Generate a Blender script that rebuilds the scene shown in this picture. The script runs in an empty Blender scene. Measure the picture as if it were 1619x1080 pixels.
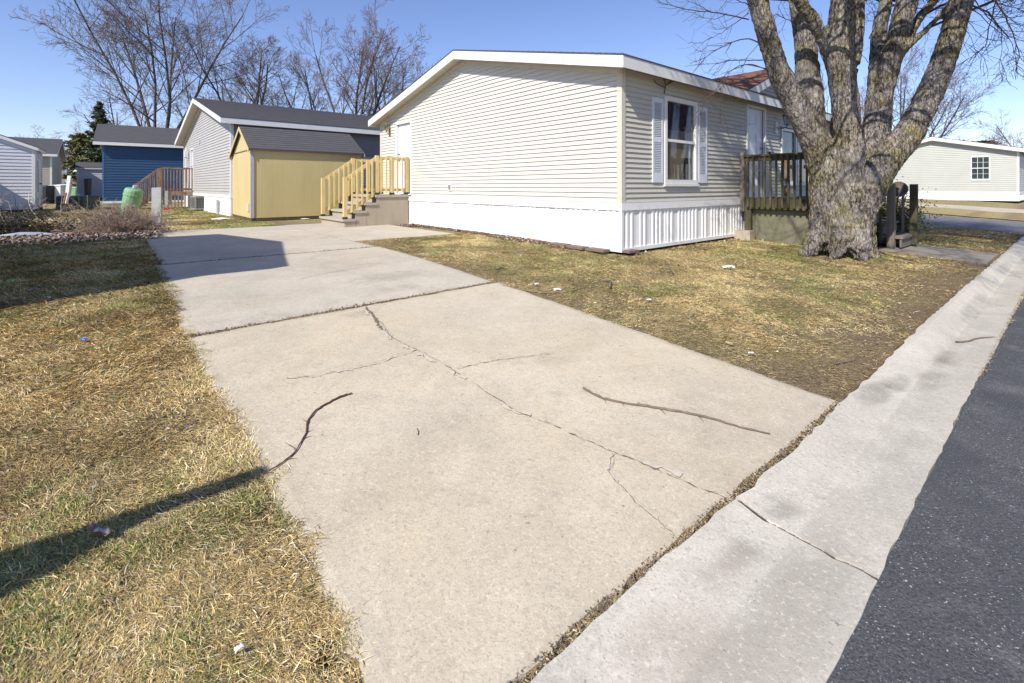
import bpy, math, random
import numpy as np
from mathutils import Vector, noise as mnoise
R = math.radians
scn = bpy.context.scene
COL = scn.collection
rng = np.random.default_rng(7)
random.seed(5)

# ------------------------------------------------------------------ camera maths and house frame
F, CX, HY, ZC = 754., 810., 295., 1.03
U = np.array([-.6424, .7664]); V = np.array([.7664, .6424]); C0 = np.array([1.765, 7.69])

def W(a, b, z=0.):
    return (C0[0] + a*U[0] + b*V[0], C0[1] + a*U[1] + b*V[1], z)
def AB(X, Y):
    x = X - C0[0]; y = Y - C0[1]
    return x*U[0] + y*U[1], x*V[0] + y*V[1]
def sm(t):
    t = np.clip(t, 0, 1); return t*t*(3 - 2*t)
def hab(a, b):
    a = np.asarray(a, float); b = np.asarray(b, float)
    A0, A1, S = -1.5, 3.5, .058
    s = np.where(a >= A1, 0., np.where(a <= A0, -S*(A1-A0)/2 - S*(A0-a), -S*(A1-a)**2/(2*(A1-A0))))
    s = np.maximum(s, -.42)
    w = sm((3 - a)/6)
    far = .24*sm((b - 21)/12)
    return s + .022*w*np.clip(b, -14, 0) + far
def hz(X, Y):
    a, b = AB(X, Y); return float(hab(a, b))
def gp(px, py, dz=0.):
    dx = (px - CX)/F; dd = -(py - HY)/F
    Y = .3
    while Y < 400 and ZC + dd*Y > hz(dx*Y, Y) + dz: Y *= 1.01
    lo, hi = Y/1.01, Y
    for _ in range(30):
        m = (lo + hi)/2
        if ZC + dd*m <= hz(dx*m, m) + dz: hi = m
        else: lo = m
    return dx*hi, hi, hz(dx*hi, hi) + dz
def at(px, py, Y):
    return ((px - CX)/F*Y, Y, ZC - (py - HY)/F*Y)

# ------------------------------------------------------------------ materials
def new_mat(name):
    m = bpy.data.materials.new(name); m.use_nodes = True
    nt = m.node_tree; b = nt.nodes['Principled BSDF']
    return m, nt, b
def noise_fac(nt, scale, lo, hi, detail=4., stretch=None, rough=.6, kind='noise', coord='Object'):
    tc = nt.nodes.new('ShaderNodeTexCoord'); mp = nt.nodes.new('ShaderNodeMapping')
    nt.links.new(tc.outputs[coord], mp.inputs[0])
    mp.inputs['Location'].default_value = (random.random()*20, random.random()*20, random.random()*20)
    if stretch: mp.inputs['Scale'].default_value = stretch
    if kind == 'noise':
        n = nt.nodes.new('ShaderNodeTexNoise'); n.inputs['Detail'].default_value = detail
        n.inputs['Roughness'].default_value = rough; out = n.outputs['Fac']
    elif kind == 'voronoi':
        n = nt.nodes.new('ShaderNodeTexVoronoi'); out = n.outputs['Distance']
    elif kind == 'edge':
        n = nt.nodes.new('ShaderNodeTexVoronoi'); n.feature = 'DISTANCE_TO_EDGE'; out = n.outputs['Distance']
    elif kind == 'wave':
        n = nt.nodes.new('ShaderNodeTexWave'); n.inputs['Distortion'].default_value = 3; n.inputs['Detail'].default_value = 3; out = n.outputs['Fac']
    n.inputs['Scale'].default_value = scale
    nt.links.new(mp.outputs[0], n.inputs['Vector'])
    r = nt.nodes.new('ShaderNodeMapRange'); r.inputs['From Min'].default_value = lo; r.inputs['From Max'].default_value = hi
    nt.links.new(out, r.inputs['Value'])
    return r.outputs['Result'], out
def M(name, base, rough=.8, layers=(), bump=(), metal=0., spec=.5, attr=False):
    """layers: (scale, colour, lo, hi, amount, extra dict)   bump: (scale, strength, distance, extra dict)"""
    m, nt, b = new_mat(name)
    b.inputs['Roughness'].default_value = rough; b.inputs['Metallic'].default_value = metal
    b.inputs['Specular IOR Level'].default_value = spec
    rgb = nt.nodes.new('ShaderNodeRGB'); rgb.outputs[0].default_value = (*base, 1); cur = rgb.outputs[0]
    if attr:
        at_ = nt.nodes.new('ShaderNodeAttribute'); at_.attribute_name = 'tint'; cur = at_.outputs['Color']
    for L in layers:
        sc, col, lo, hi, amt = L[:5]; ex = L[5] if len(L) > 5 else {}
        f, _ = noise_fac(nt, sc, lo, hi, **ex)
        mu = nt.nodes.new('ShaderNodeMath'); mu.operation = 'MULTIPLY'; mu.inputs[1].default_value = amt
        nt.links.new(f, mu.inputs[0])
        mx = nt.nodes.new('ShaderNodeMix'); mx.data_type = 'RGBA'
        nt.links.new(mu.outputs[0], mx.inputs['Factor']); nt.links.new(cur, mx.inputs['A'])
        mx.inputs['B'].default_value = (*col, 1); cur = mx.outputs['Result']
    nt.links.new(cur, b.inputs['Base Color'])
    prev = None
    for B in bump:
        sc, st, di = B[:3]; ex = B[3] if len(B) > 3 else {}
        f, _ = noise_fac(nt, sc, ex.pop('lo', 0.) if ex else 0., 1., **{k: v for k, v in ex.items()})
        bn = nt.nodes.new('ShaderNodeBump'); bn.inputs['Strength'].default_value = st; bn.inputs['Distance'].default_value = di
        nt.links.new(f, bn.inputs['Height'])
        if prev is not None: nt.links.new(prev, bn.inputs['Normal'])
        prev = bn.outputs['Normal']
    if prev is not None: nt.links.new(prev, b.inputs['Normal'])
    return m

CL = lambda c, k: tuple(min(1, x*k) for x in c)
def conc_mat(name, b, tan):
    return M(name, b, .93,
    [(.55, tan, .42, .66, .6), (.85, CL(b, .78), .49, .62, .42, dict(detail=10, rough=.7)), (2.3, CL(b, 1.2), .52, .66, .5, dict(detail=10, rough=.7)), (1.2, CL(b, .78), .50, .72, .6, dict(detail=8)), (4.5, CL(b, 1.2), .50, .72, .45, dict(detail=9)), (3.1, CL(b, .66), .56, .68, .5, dict(detail=10, rough=.75)),
     (17, CL(b, .68), .52, .68, .5, dict(detail=9, rough=.75)), (48, CL(b, .62), .52, .67, .40, dict(detail=4)),
     (62, CL(b, 1.38), .56, .68, .5, dict(detail=4)), (120, CL(b, .5), .56, .66, .45, dict(detail=2)),
     (7, CL(b, 1.4), .63, .68, .55, dict(detail=12, rough=.85)), (26, CL(b, .36), .68, .72, .8, dict(detail=4))],
    [(40, .3, .008, dict(detail=5)), (150, .35, .004)], attr=True, spec=.25)
m_conc = conc_mat('driveway concrete', (.505, .448, .35), (.565, .465, .32))
m_slab2 = conc_mat('upper slab concrete', (.475, .43, .355), (.52, .44, .33))
m_gutter = conc_mat('gutter concrete', (.50, .465, .40), (.54, .48, .39))
_STAINS_HERE = 0
_stain = []
def stain(px, py, rb, ra, k, warm=1.):
    p = gp(px, py); a, b = AB(p[0], p[1]); _stain.append((a, b, ra, rb, k, warm))
def stain_mul(A, B):
    m = np.ones(A.shape+(3,))
    n1 = fnoise(A, B, 2.6, 201)-.5
    for (a, b, ra, rb, k, wm) in _stain:
        q = np.sqrt(((A-a)/ra)**2+((B-b)/rb)**2)+n1*1.1
        f = np.clip((1.25-q)*2.2, 0, 1)[..., None]
        m *= 1-f*np.array([1-k, 1-k*(2-wm)*.985, 1-k*(2-wm)*.96])
    return m
m_path = M('old path concrete', (.24, .21, .175), .95, [(4, (.16, .135, .11), .4, .7, .7, dict(detail=8)), (60, (.36, .33, .28), .5, .7, .5)], [(50, .4, .01)])
m_asph = M('asphalt', (.080, .082, .087), .85,
    [(1.1, (.115, .117, .12), .45, .65, .8, dict(detail=8)), (4., (.17, .17, .168), .54, .70, .65, dict(detail=9, stretch=(1, 1, 1))),
     (110, (.022, .023, .026), .47, .62, .6, dict(detail=3)), (105, (.20, .20, .21), .60, .70, .6, dict(detail=2)), (110, (.5, .5, .5), .69, .75, .9, dict(detail=1)),
     (2.0, (.24, .21, .17), .67, .72, .8, dict(detail=10)), (.8, (.05, .052, .058), .6, .66, .5, dict(detail=3))],
    [(105, .8, .009, dict(detail=3)), (22, .3, .01)], spec=.35)
m_asph2 = M('far asphalt', (.15, .15, .16), .9, [(2, (.19, .19, .19), .4, .7, .5)], [(60, .3, .01)])
m_soil = M('soil', (.16, .115, .072), .95,
    [(2.5, (.24, .18, .105), .4, .65, .8, dict(detail=6)), (14, (.10, .075, .05), .45, .7, .6, dict(detail=8)),
     (60, (.30, .25, .16), .52, .7, .6, dict(detail=5))], [(40, .8, .03), (140, .5, .01)])
m_lawn = M('dormant lawn', (.245, .20, .092), .97,
    [(2.6, (.31, .235, .11), .48, .70, .5, dict(detail=6)), (3.4, (.135, .14, .05), .56, .74, .5, dict(detail=6)), (9, (.11, .085, .05), .54, .72, .6, dict(detail=9)),
     (24, (.08, .06, .035), .50, .64, .6, dict(detail=8, stretch=(1, 1, 1))), (34, (.48, .38, .20), .55, .68, .65, dict(detail=8)), (75, (.05, .038, .022), .50, .62, .6, dict(detail=4)), (80, (.60, .50, .30), .58, .68, .6, dict(detail=3))],
    [(30, .9, .04), (110, .8, .02)], attr=True, spec=.1)
def siding_mat(n, c, d=.9):
    return M(n, c, .5, [(1.3, tuple(x*d for x in c), .4, .7, .7, dict(detail=6)), (14, tuple(x*.93 for x in c), .5, .75, .5, dict(stretch=(1, 1, 6)))])
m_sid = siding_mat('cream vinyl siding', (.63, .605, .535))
m_sid_f = siding_mat('darker cream vinyl siding', (.54, .52, .455))  # darker copy of the cream siding, for the long walls and front gable
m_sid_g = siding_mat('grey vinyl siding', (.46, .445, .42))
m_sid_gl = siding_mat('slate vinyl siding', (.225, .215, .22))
m_sid_b = siding_mat('blue vinyl siding', (.022, .068, .15))
m_sid_w = siding_mat('pale vinyl siding', (.58, .60, .65))
m_sid_rh = siding_mat('pale green grey siding', (.46, .47, .425))
m_sid_t = siding_mat('tan siding', (.42, .38, .30))
m_trim = M('white trim paint', (.74, .74, .73), .45, [(3, (.62, .61, .58), .52, .75, .5, dict(detail=8)), (20, (.5, .48, .44), .64, .74, .3, dict(detail=6))])
m_trimo = M('aged cream trim', (.60, .56, .47), .5, [(2.5, (.50, .44, .34), .5, .72, .6, dict(detail=8, stretch=(1, 1, .3)))])
m_soff = M('vinyl soffit', (.56, .52, .41), .6, [(3, (.46, .40, .29), .5, .75, .5)])
m_skirt = M('white metal skirting', (.80, .80, .79), .4, [(1.5, (.74, .73, .70), .45, .7, .5), (6, (.68, .64, .58), .66, .76, .35, dict(detail=8))], metal=0.)
def roof_mat(n, c, e):
    return M(n, c, .95, [(3, e, .4, .7, .6, dict(detail=6)), (22, tuple(x*.55 for x in c), .5, .7, .6, dict(stretch=(1, 1, 5))), (90, tuple(min(1, x*1.6) for x in c), .56, .74, .6, dict(detail=2))],
             [(40, .5, .02)])
m_roof = roof_mat('charcoal shingles', (.075, .073, .078), (.10, .095, .095))
m_roofr = roof_mat('rust brown shingles', (.17, .075, .045), (.23, .11, .065))
m_roofb = roof_mat('brown grey shingles', (.17, .15, .13), (.2, .18, .15))
m_rooft = roof_mat('tan roof', (.40, .26, .15), (.45, .3, .18))
m_shed = M('ochre shed paint', (.58, .475, .225), .6, [(2, (.50, .405, .19), .45, .7, .6, dict(stretch=(1, 1, .3))), (30, (.60, .50, .27), .5, .75, .4, dict(stretch=(4, 4, .4)))], [(40, .25, .01, dict(stretch=(3, 3, .3)))])
m_lum = M('new pine lumber', (.60, .46, .19), .65, [(6, (.68, .55, .27), .4, .65, .6, dict(stretch=(1, 1, .4))), (16, (.44, .27, .08), .58, .74, .6, dict(stretch=(4, 4, .5))), (5, (.40, .36, .14), .6, .75, .5)], [(60, .2, .004)])
m_cedar = M('brown weathered wood', (.20, .115, .055), .8, [(6, (.30, .25, .19), .4, .62, .8, dict(stretch=(1, 1, .4)))], [(60, .3, .005)])
m_moss = M('mossy old wood', (.065, .055, .033), .95, [(4, (.085, .08, .025), .4, .6, .8, dict(detail=6)), (9, (.14, .12, .08), .52, .7, .8, dict(stretch=(2, 2, .3))), (22, (.045, .04, .025), .5, .7, .6)], [(50, .6, .01)])
m_oldw = M('grey old wood', (.21, .18, .145), .95, [(7, (.12, .10, .075), .4, .65, .7, dict(stretch=(3, 3, .25))), (3, (.15, .14, .05), .56, .74, .6)], [(50, .6, .01, dict(stretch=(4, 4, .3)))])
m_deckw = M('dark deck boards', (.09, .075, .06), .9, [(12, (.16, .14, .11), .45, .7, .6)], [(40, .5, .01)])
m_pre = M('precast concrete', (.40, .345, .265), .9, [(3, (.31, .26, .19), .42, .7, .8, dict(detail=6, stretch=(2, 2, .25))), (50, (.45, .41, .33), .5, .75, .5)], [(50, .3, .006)])
m_tread = M('aggregate tread', (.40, .355, .29), .9, [(40, (.30, .27, .22), .5, .7, .6), (90, (.52, .48, .42), .56, .74, .6)], [(90, .5, .006)])
m_fnd = M('mossy foundation', (.17, .165, .115), .95, [(3, (.12, .125, .06), .45, .65, .8, dict(detail=6)), (30, (.25, .24, .19), .5, .75, .5)], [(30, .4, .01)])
m_blk = M('black metal', (.02, .02, .022), .5)
m_brass = M('brass lamp metal', (.30, .24, .12), .4, [(12, (.10, .12, .09), .5, .7, .7)], metal=.7)
m_iron = M('verdigris lamp metal', (.035, .06, .055), .5, metal=.5)
m_rust = M('rusty backplate', (.20, .09, .04), .8)
m_door = M('white door paint', (.74, .75, .78), .35, [(2, (.68, .69, .72), .5, .7, .4)])
m_doorb = M('bluish white door paint', (.66, .69, .76), .35)
m_shut = M('pale shutter paint', (.66, .69, .74), .5)
m_cur = M('dark plum curtain', (.055, .030, .055), .9, [(4, (.10, .065, .095), .45, .7, .8, dict(stretch=(1, 1, .3))), (9, (.05, .03, .05), .4, .7, .5)])
m_curl = M('pale lower curtain', (.20, .16, .18), .9, [(7, (.08, .06, .075), .4, .65, .8, dict(stretch=(4, 4, 1)))])
m_mat = M('tan mattress cloth', (.40, .30, .19), .9, [(30, (.16, .11, .07), .64, .7, .9)])
m_dark = M('dark interior', (.012, .012, .014), .9)
m_lite = M('pale interior', (.35, .36, .37), .9, [(3, (.12, .12, .10), .4, .7, .8)])
m_green = M('green utility plastic', (.20, .38, .20), .55, [(3, (.27, .45, .27), .4, .7, .6), (9, (.20, .28, .16), .62, .75, .5)])
m_dgreen = M('dark green steel', (.045, .085, .075), .45, [(4, (.03, .06, .05), .4, .7, .6)])
m_gpost = M('grey painted post', (.42, .42, .43), .7, [(8, (.32, .31, .30), .5, .72, .6, dict(detail=8))])
m_white = M('white plastic', (.72, .72, .72), .5, [(5, (.55, .53, .5), .55, .75, .5)])
m_acm = M('condenser metal', (.26, .26, .24), .5, [(6, (.18, .17, .15), .5, .7, .6)])
m_bluep = M('blue plastic', (.0, .12, .62), .4)
m_paver = M('dull mauve paver', (.21, .135, .115), .95, [(15, (.14, .10, .08), .4, .65, .8, dict(detail=8))], [(60, .4, .01)])
m_brick = M('red brick', (.30, .11, .075), .9, [(20, (.20, .09, .07), .4, .7, .6)], [(60, .4, .01)])
m_sheet = M('crumpled plastic sheet', (.35, .38, .48), .35, [(6, (.2, .22, .3), .4, .7, .5)])
m_stick = M('twig bark', (.13, .10, .08), .9, [(20, (.22, .18, .14), .45, .7, .7)])
m_stickr = M('reddish root bark', (.10, .045, .028), .8, [(25, (.22, .12, .08), .5, .7, .7)])
m_stickt = M('tan twig bark', (.22, .16, .09), .9, [(20, (.12, .09, .06), .45, .7, .7)])
m_pale = M('pale stalk', (.55, .48, .36), .8)
m_twig = M('maple twigs', (.085, .06, .05), .9)
m_btrunk = M('grey brown bark', (.085, .072, .062), .95, [(6, (.13, .115, .10), .45, .7, .7, dict(stretch=(3, 3, .5)))], [(20, .6, .03, dict(stretch=(3, 3, .5)))])
m_btwig = M('brown fine twigs', (.155, .128, .12), .9)
m_btwigr = M('reddish fine twigs', (.155, .105, .095), .9)
m_grass = M('grass blades', (.3, .25, .1), .75, attr=True, spec=.2)
m_litter = M('leaf litter', (.2, .1, .05), .9, attr=True, spec=.2)
m_needle = M('conifer needles', (.035, .05, .02), .8, attr=True, spec=.2)
m_crack = M('dirt filled crack', (.155, .12, .085), .95, [(60, (.20, .16, .10), .45, .7, .8)])
m_joint = M('dark joint filler', (.055, .044, .032), .95, [(50, (.16, .13, .09), .5, .7, .7)])
m_spall = M('chipped concrete edge', (.52, .47, .39), .95, [(60, (.42, .38, .31), .45, .7, .7)])
m_pinks = M('reddish twig bark', (.26, .11, .07), .8)

def glass_mat():
    m, nt, b = new_mat('window glass')
    nt.nodes.remove(b)
    out = nt.nodes['Material Output']
    gl = nt.nodes.new('ShaderNodeBsdfGlossy'); gl.inputs['Roughness'].default_value = .03
    tr = nt.nodes.new('ShaderNodeBsdfTransparent'); tr.inputs[0].default_value = (.82, .85, .86, 1)
    lw = nt.nodes.new('ShaderNodeLayerWeight'); lw.inputs[0].default_value = .5
    pw = nt.nodes.new('ShaderNodeMath'); pw.operation = 'POWER'; pw.inputs[1].default_value = 4.; nt.links.new(lw.outputs['Facing'], pw.inputs[0])
    fr = nt.nodes.new('ShaderNodeMath'); fr.operation = 'MULTIPLY_ADD'; fr.inputs[1].default_value = .55; fr.inputs[2].default_value = .03; nt.links.new(pw.outputs[0], fr.inputs[0])
    mx = nt.nodes.new('ShaderNodeMixShader')
    nt.links.new(fr.outputs[0], mx.inputs[0]); nt.links.new(tr.outputs[0], mx.inputs[1]); nt.links.new(gl.outputs[0], mx.inputs[2])
    nt.links.new(mx.outputs[0], out.inputs['Surface'])
    return m
m_glass = glass_mat()

def bark_mat():
    m, nt, b = new_mat('maple bark')
    b.inputs['Roughness'].default_value = .95; b.inputs['Specular IOR Level'].default_value = .15
    rgb = nt.nodes.new('ShaderNodeRGB'); rgb.outputs[0].default_value = (.48, .425, .375, 1); cur = rgb.outputs[0]
    for sc, col, lo, hi, amt, ex in [
        (1.7, (.58, .525, .475), .44, .60, .85, dict(detail=6, stretch=(1, 1, .5))),
        (1.6, (.42, .37, .18), .47, .58, .75, dict(detail=8)),
        (15, (.12, .095, .08), .52, .60, .8, dict(detail=7, stretch=(1.4, 1.4, .5))),
        (7, (.62, .57, .52), .56, .66, .7, dict(detail=8)),
        (30, (.055, .042, .034), .55, .62, .8, dict(detail=5, stretch=(1, 1, .4))),
        (9., (.07, .055, .045), .075, .0, .7, dict(kind='edge', stretch=(1.5, 1.5, .55))), (17., (.09, .07, .06), .09, .0, .45, dict(kind='edge', stretch=(1.4, 1.4, .6))),
        (2.4, (.34, .30, .09), .56, .66, .55, dict(detail=9)), (1.3, (.62, .57, .51), .53, .62, .45, dict(detail=8))]:
        f, _ = noise_fac(nt, sc, lo, hi, **ex)
        mu = nt.nodes.new('ShaderNodeMath'); mu.operation = 'MULTIPLY'; mu.inputs[1].default_value = amt; nt.links.new(f, mu.inputs[0])
        mx = nt.nodes.new('ShaderNodeMix'); mx.data_type = 'RGBA'
        nt.links.new(mu.outputs[0], mx.inputs['Factor']); nt.links.new(cur, mx.inputs['A']); mx.inputs['B'].default_value = (*col, 1); cur = mx.outputs['Result']
    nt.links.new(cur, b.inputs['Base Color'])
    prev = None
    for sc, st, di, kind, ex in [(9, .9, .05, 'edge', dict(stretch=(1.5, 1.5, .55))), (13, .9, .045, 'noise', dict(detail=6, stretch=(1.6, 1.6, .38))), (34, .8, .02, 'noise', dict(detail=5, stretch=(1.3, 1.3, .5))), (90, .5, .008, 'noise', dict(detail=3))]:
        f, _ = noise_fac(nt, sc, *((.0, .16) if kind == 'edge' else (.35, .65)), kind=kind, **ex)
        bn = nt.nodes.new('ShaderNodeBump'); bn.inputs['Strength'].default_value = st; bn.inputs['Distance'].default_value = di
        nt.links.new(f, bn.inputs['Height'])
        if prev is not None: nt.links.new(prev, bn.inputs['Normal'])
        prev = bn.outputs['Normal']
    nt.links.new(prev, b.inputs['Normal'])
    return m
m_bark = bark_mat()

# ------------------------------------------------------------------ object helpers
def tag(o, label=None, cat=None, group=None, kind=None):
    if label: o['label'] = label
    if cat: o['category'] = cat
    if group: o['group'] = group
    if kind: o['kind'] = kind
    return o
def thing(name, loc, label, cat, group=None):
    o = bpy.data.objects.new(name, None); o.empty_display_size = .2; COL.objects.link(o); o.location = loc
    return tag(o, label, cat, group)
def base_of(p):
    while p.parent: p = p.parent
    return Vector(p.location)
class MB:
    def __init__(s): s.v = []; s.f = []
    def quad(s, *p):
        n = len(s.v); s.v += [tuple(map(float, q)) for q in p]; s.f.append(tuple(range(n, n+len(p))))
    def hexa(s, c):   # 8 corners: bottom 4 (ccw), top 4
        n = len(s.v); s.v += [tuple(map(float, q)) for q in c]
        for f in ((3, 2, 1, 0), (4, 5, 6, 7), (0, 1, 5, 4), (1, 2, 6, 5), (2, 3, 7, 6), (3, 0, 4, 7)): s.f.append(tuple(n+i for i in f))
    def box(s, Fr, a0, a1, b0, b1, z0, z1):
        s.hexa([Fr(a0, b0, z0), Fr(a1, b0, z0), Fr(a1, b1, z0), Fr(a0, b1, z0), Fr(a0, b0, z1), Fr(a1, b0, z1), Fr(a1, b1, z1), Fr(a0, b1, z1)])
    def beam(s, p, q, w, h, side=None):
        p = Vector(p); q = Vector(q); d = (q-p).normalized()
        sd = Vector(side) if side is not None else d.cross(Vector((0, 0, 1)))
        if sd.length < 1e-4: sd = Vector((1, 0, 0))
        sd = (sd - d*sd.dot(d)).normalized(); up = sd.cross(d).normalized()
        o = [-sd*w/2-up*h/2, sd*w/2-up*h/2, sd*w/2+up*h/2, -sd*w/2+up*h/2]
        s.hexa([p+o[0], p+o[1], p+o[2], p+o[3], q+o[0], q+o[1], q+o[2], q+o[3]])
    def tube(s, pts, rad, n=8, cap=True):
        pts = [Vector(p) for p in pts]; base = len(s.v); ref = Vector((.31, .17, .93))
        for i, p in enumerate(pts):
            d = (pts[min(i+1, len(pts)-1)] - pts[max(i-1, 0)]).normalized()
            x = d.cross(ref); x = x.normalized() if x.length > 1e-3 else d.orthogonal().normalized(); y = d.cross(x)
            r = rad[i] if hasattr(rad, '__len__') else rad
            for k in range(n):
                t = 2*math.pi*k/n; s.v.append(tuple(p + x*math.cos(t)*r + y*math.sin(t)*r))
        for i in range(len(pts)-1):
            for k in range(n):
                s.f.append((base+i*n+k, base+i*n+(k+1) % n, base+(i+1)*n+(k+1) % n, base+(i+1)*n+k))
        if cap:
            s.f.append(tuple(base+k for k in range(n))[::-1]); s.f.append(tuple(base+(len(pts)-1)*n+k for k in range(n)))
    def lathe(s, c, prof, n=16, axis=(0, 0, 1)):
        c = Vector(c); ax = Vector(axis).normalized(); s.tube([c+ax*z for z, r in prof], [max(r, 1e-3) for z, r in prof], n)
    def build(s, name, mat, parent=None, label=None, smooth=False, loc=None):
        off = base_of(parent) if parent is not None else Vector(loc if loc is not None else (0, 0, 0))
        me = bpy.data.meshes.new(name); me.from_pydata([(x-off.x, y-off.y, z-off.z) for x, y, z in s.v], [], s.f)
        me.materials.append(mat); me.validate(); 
        o = bpy.data.objects.new(name, me); COL.objects.link(o)
        if parent is not None: o.parent = parent
        else: o.location = off
        if label: o['label'] = label
        bm_fix(me)
        if smooth: me.shade_smooth()
        return o
import bmesh
def bm_fix(me):
    bm = bmesh.new(); bm.from_mesh(me); bmesh.ops.recalc_face_normals(bm, faces=bm.faces); bm.to_mesh(me); bm.free()
def np_mesh(name, verts, faces, mat, parent=None, loc=(0, 0, 0), tint=None, smooth=False):
    """faces: list of int arrays (n,3)/(n,4)"""
    me = bpy.data.meshes.new(name); verts = np.asarray(verts, np.float32)
    off = np.array(base_of(parent) if parent is not None else loc, np.float32)
    me.vertices.add(len(verts)); me.vertices.foreach_set('co', (verts-off).ravel())
    li = np.concatenate([f.ravel() for f in faces]).astype(np.int32)
    tot = np.concatenate([np.full(len(f), f.shape[1], np.int32) for f in faces])
    st = np.concatenate([[0], np.cumsum(tot)[:-1]]).astype(np.int32)
    me.loops.add(len(li)); me.loops.foreach_set('vertex_index', li)
    me.polygons.add(len(tot)); me.polygons.foreach_set('loop_start', st); me.polygons.foreach_set('loop_total', tot)
    me.polygons.foreach_set('use_smooth', np.full(len(tot), smooth, bool))
    if tint is not None:
        at_ = me.attributes.new('tint', 'FLOAT_COLOR', 'POINT')
        at_.data.foreach_set('color', np.concatenate([tint, np.ones((len(tint), 1))], 1).astype(np.float32).ravel())
    me.update(calc_edges=True); me.materials.append(mat)
    o = bpy.data.objects.new(name, me); COL.objects.link(o)
    if parent is not None: o.parent = parent
    else: o.location = loc
    return o
def tubes_np(paths):
    """paths: list of (pts (K,3), radii (K), nsides) -> verts, [quads]"""
    groups = {}
    for p, r, n in paths: groups.setdefault((len(p), n), []).append((p, r))
    VV = []; FF = []; base = 0
    for (K, n), lst in groups.items():
        P = np.array([a for a, _ in lst], float); Rr = np.array([b for _, b in lst], float); N = len(lst)
        T = np.empty_like(P); T[:, 1:-1] = P[:, 2:]-P[:, :-2]; T[:, 0] = P[:, 1]-P[:, 0]; T[:, -1] = P[:, -1]-P[:, -2]
        T /= np.linalg.norm(T, axis=2, keepdims=True)+1e-9
        ref = np.array([.31, .17, .93]); x = np.cross(T, ref); x /= np.linalg.norm(x, axis=2, keepdims=True)+1e-9; y = np.cross(T, x)
        an = 2*np.pi*np.arange(n)/n
        ring = P[:, :, None, :] + Rr[:, :, None, None]*(x[:, :, None, :]*np.cos(an)[None, None, :, None] + y[:, :, None, :]*np.sin(an)[None, None, :, None])
        VV.append(ring.reshape(-1, 3))
        i0 = base + (np.arange(N)*K*n)[:, None, None] + (np.arange(K-1)*n)[None, :, None] + np.arange(n)[None, None, :]
        i1 = base + (np.arange(N)*K*n)[:, None, None] + (np.arange(K-1)*n)[None, :, None] + ((np.arange(n)+1) % n)[None, None, :]
        FF.append(np.stack([i0, i1, i1+n, i0+n], -1).reshape(-1, 4)); base += N*K*n
    return np.concatenate(VV), FF
_tab = {}
def vnoise(x, y, scale, seed=0):
    if seed not in _tab: _tab[seed] = np.random.default_rng(seed+100).random((256, 256))
    t = _tab[seed]; x = x*scale; y = y*scale
    xi = np.floor(x).astype(int); yi = np.floor(y).astype(int); fx = x-xi; fy = y-yi
    fx = fx*fx*(3-2*fx); fy = fy*fy*(3-2*fy)
    g = lambda i, j: t[i & 255, j & 255]
    return (g(xi, yi)*(1-fx)+g(xi+1, yi)*fx)*(1-fy)+(g(xi, yi+1)*(1-fx)+g(xi+1, yi+1)*fx)*fy
def fnoise(x, y, scale, seed=0):
    return (vnoise(x, y, scale, seed)*.55 + vnoise(x, y, scale*2.3, seed+1)*.28 + vnoise(x, y, scale*5.1, seed+2)*.17)

# ------------------------------------------------------------------ world, sun, camera
SUN_EL = 42.; LD = V + .33*U; LD = LD/np.linalg.norm(LD)     # LD: horizontal direction the light travels
to_sun = -LD
w = bpy.data.worlds.new('World'); scn.world = w; w.use_nodes = True
nt = w.node_tree; bg = nt.nodes['Background']
sky = nt.nodes.new('ShaderNodeTexSky'); sky.sky_type = 'NISHITA'; sky.sun_disc = False
sky.sun_elevation = R(SUN_EL); sky.sun_rotation = math.atan2(to_sun[0], to_sun[1])
sky.air_density = 1.0; sky.dust_density = .15; sky.ozone_density = 1.3; sky.altitude = 200
tn = nt.nodes.new('ShaderNodeMix'); tn.data_type = 'RGBA'; tn.blend_type = 'MULTIPLY'; tn.inputs['Factor'].default_value = 1.; tn.inputs['B'].default_value = (.97, .965, 1.19, 1)
nt.links.new(sky.outputs[0], tn.inputs['A']); nt.links.new(tn.outputs['Result'], bg.inputs[0]); bg.inputs[1].default_value = .118
sd = bpy.data.lights.new('sun', 'SUN'); sd.energy = 4.9; sd.angle = R(.55); sd.color = (1., .94, .845)
so = bpy.data.objects.new('sun', sd); COL.objects.link(so)
so.rotation_euler = Vector((LD[0]*math.cos(R(SUN_EL)), LD[1]*math.cos(R(SUN_EL)), -math.sin(R(SUN_EL)))).to_track_quat('-Z', 'Y').to_euler()
cd = bpy.data.cameras.new('camera'); cam = bpy.data.objects.new('camera', cd); COL.objects.link(cam); scn.camera = cam
cam.location = (0, 0, ZC); cam.rotation_euler = (R(90), 0, 0)
cd.sensor_width = 36; cd.lens = F/1619*36; cd.shift_y = -(540-HY)/1619; cd.clip_start = .05; cd.clip_end = 2000
scn.view_settings.view_transform = 'Standard'; scn.view_settings.look = 'None'; scn.view_settings.gamma = 1
scn.view_settings.exposure = .36

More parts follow.
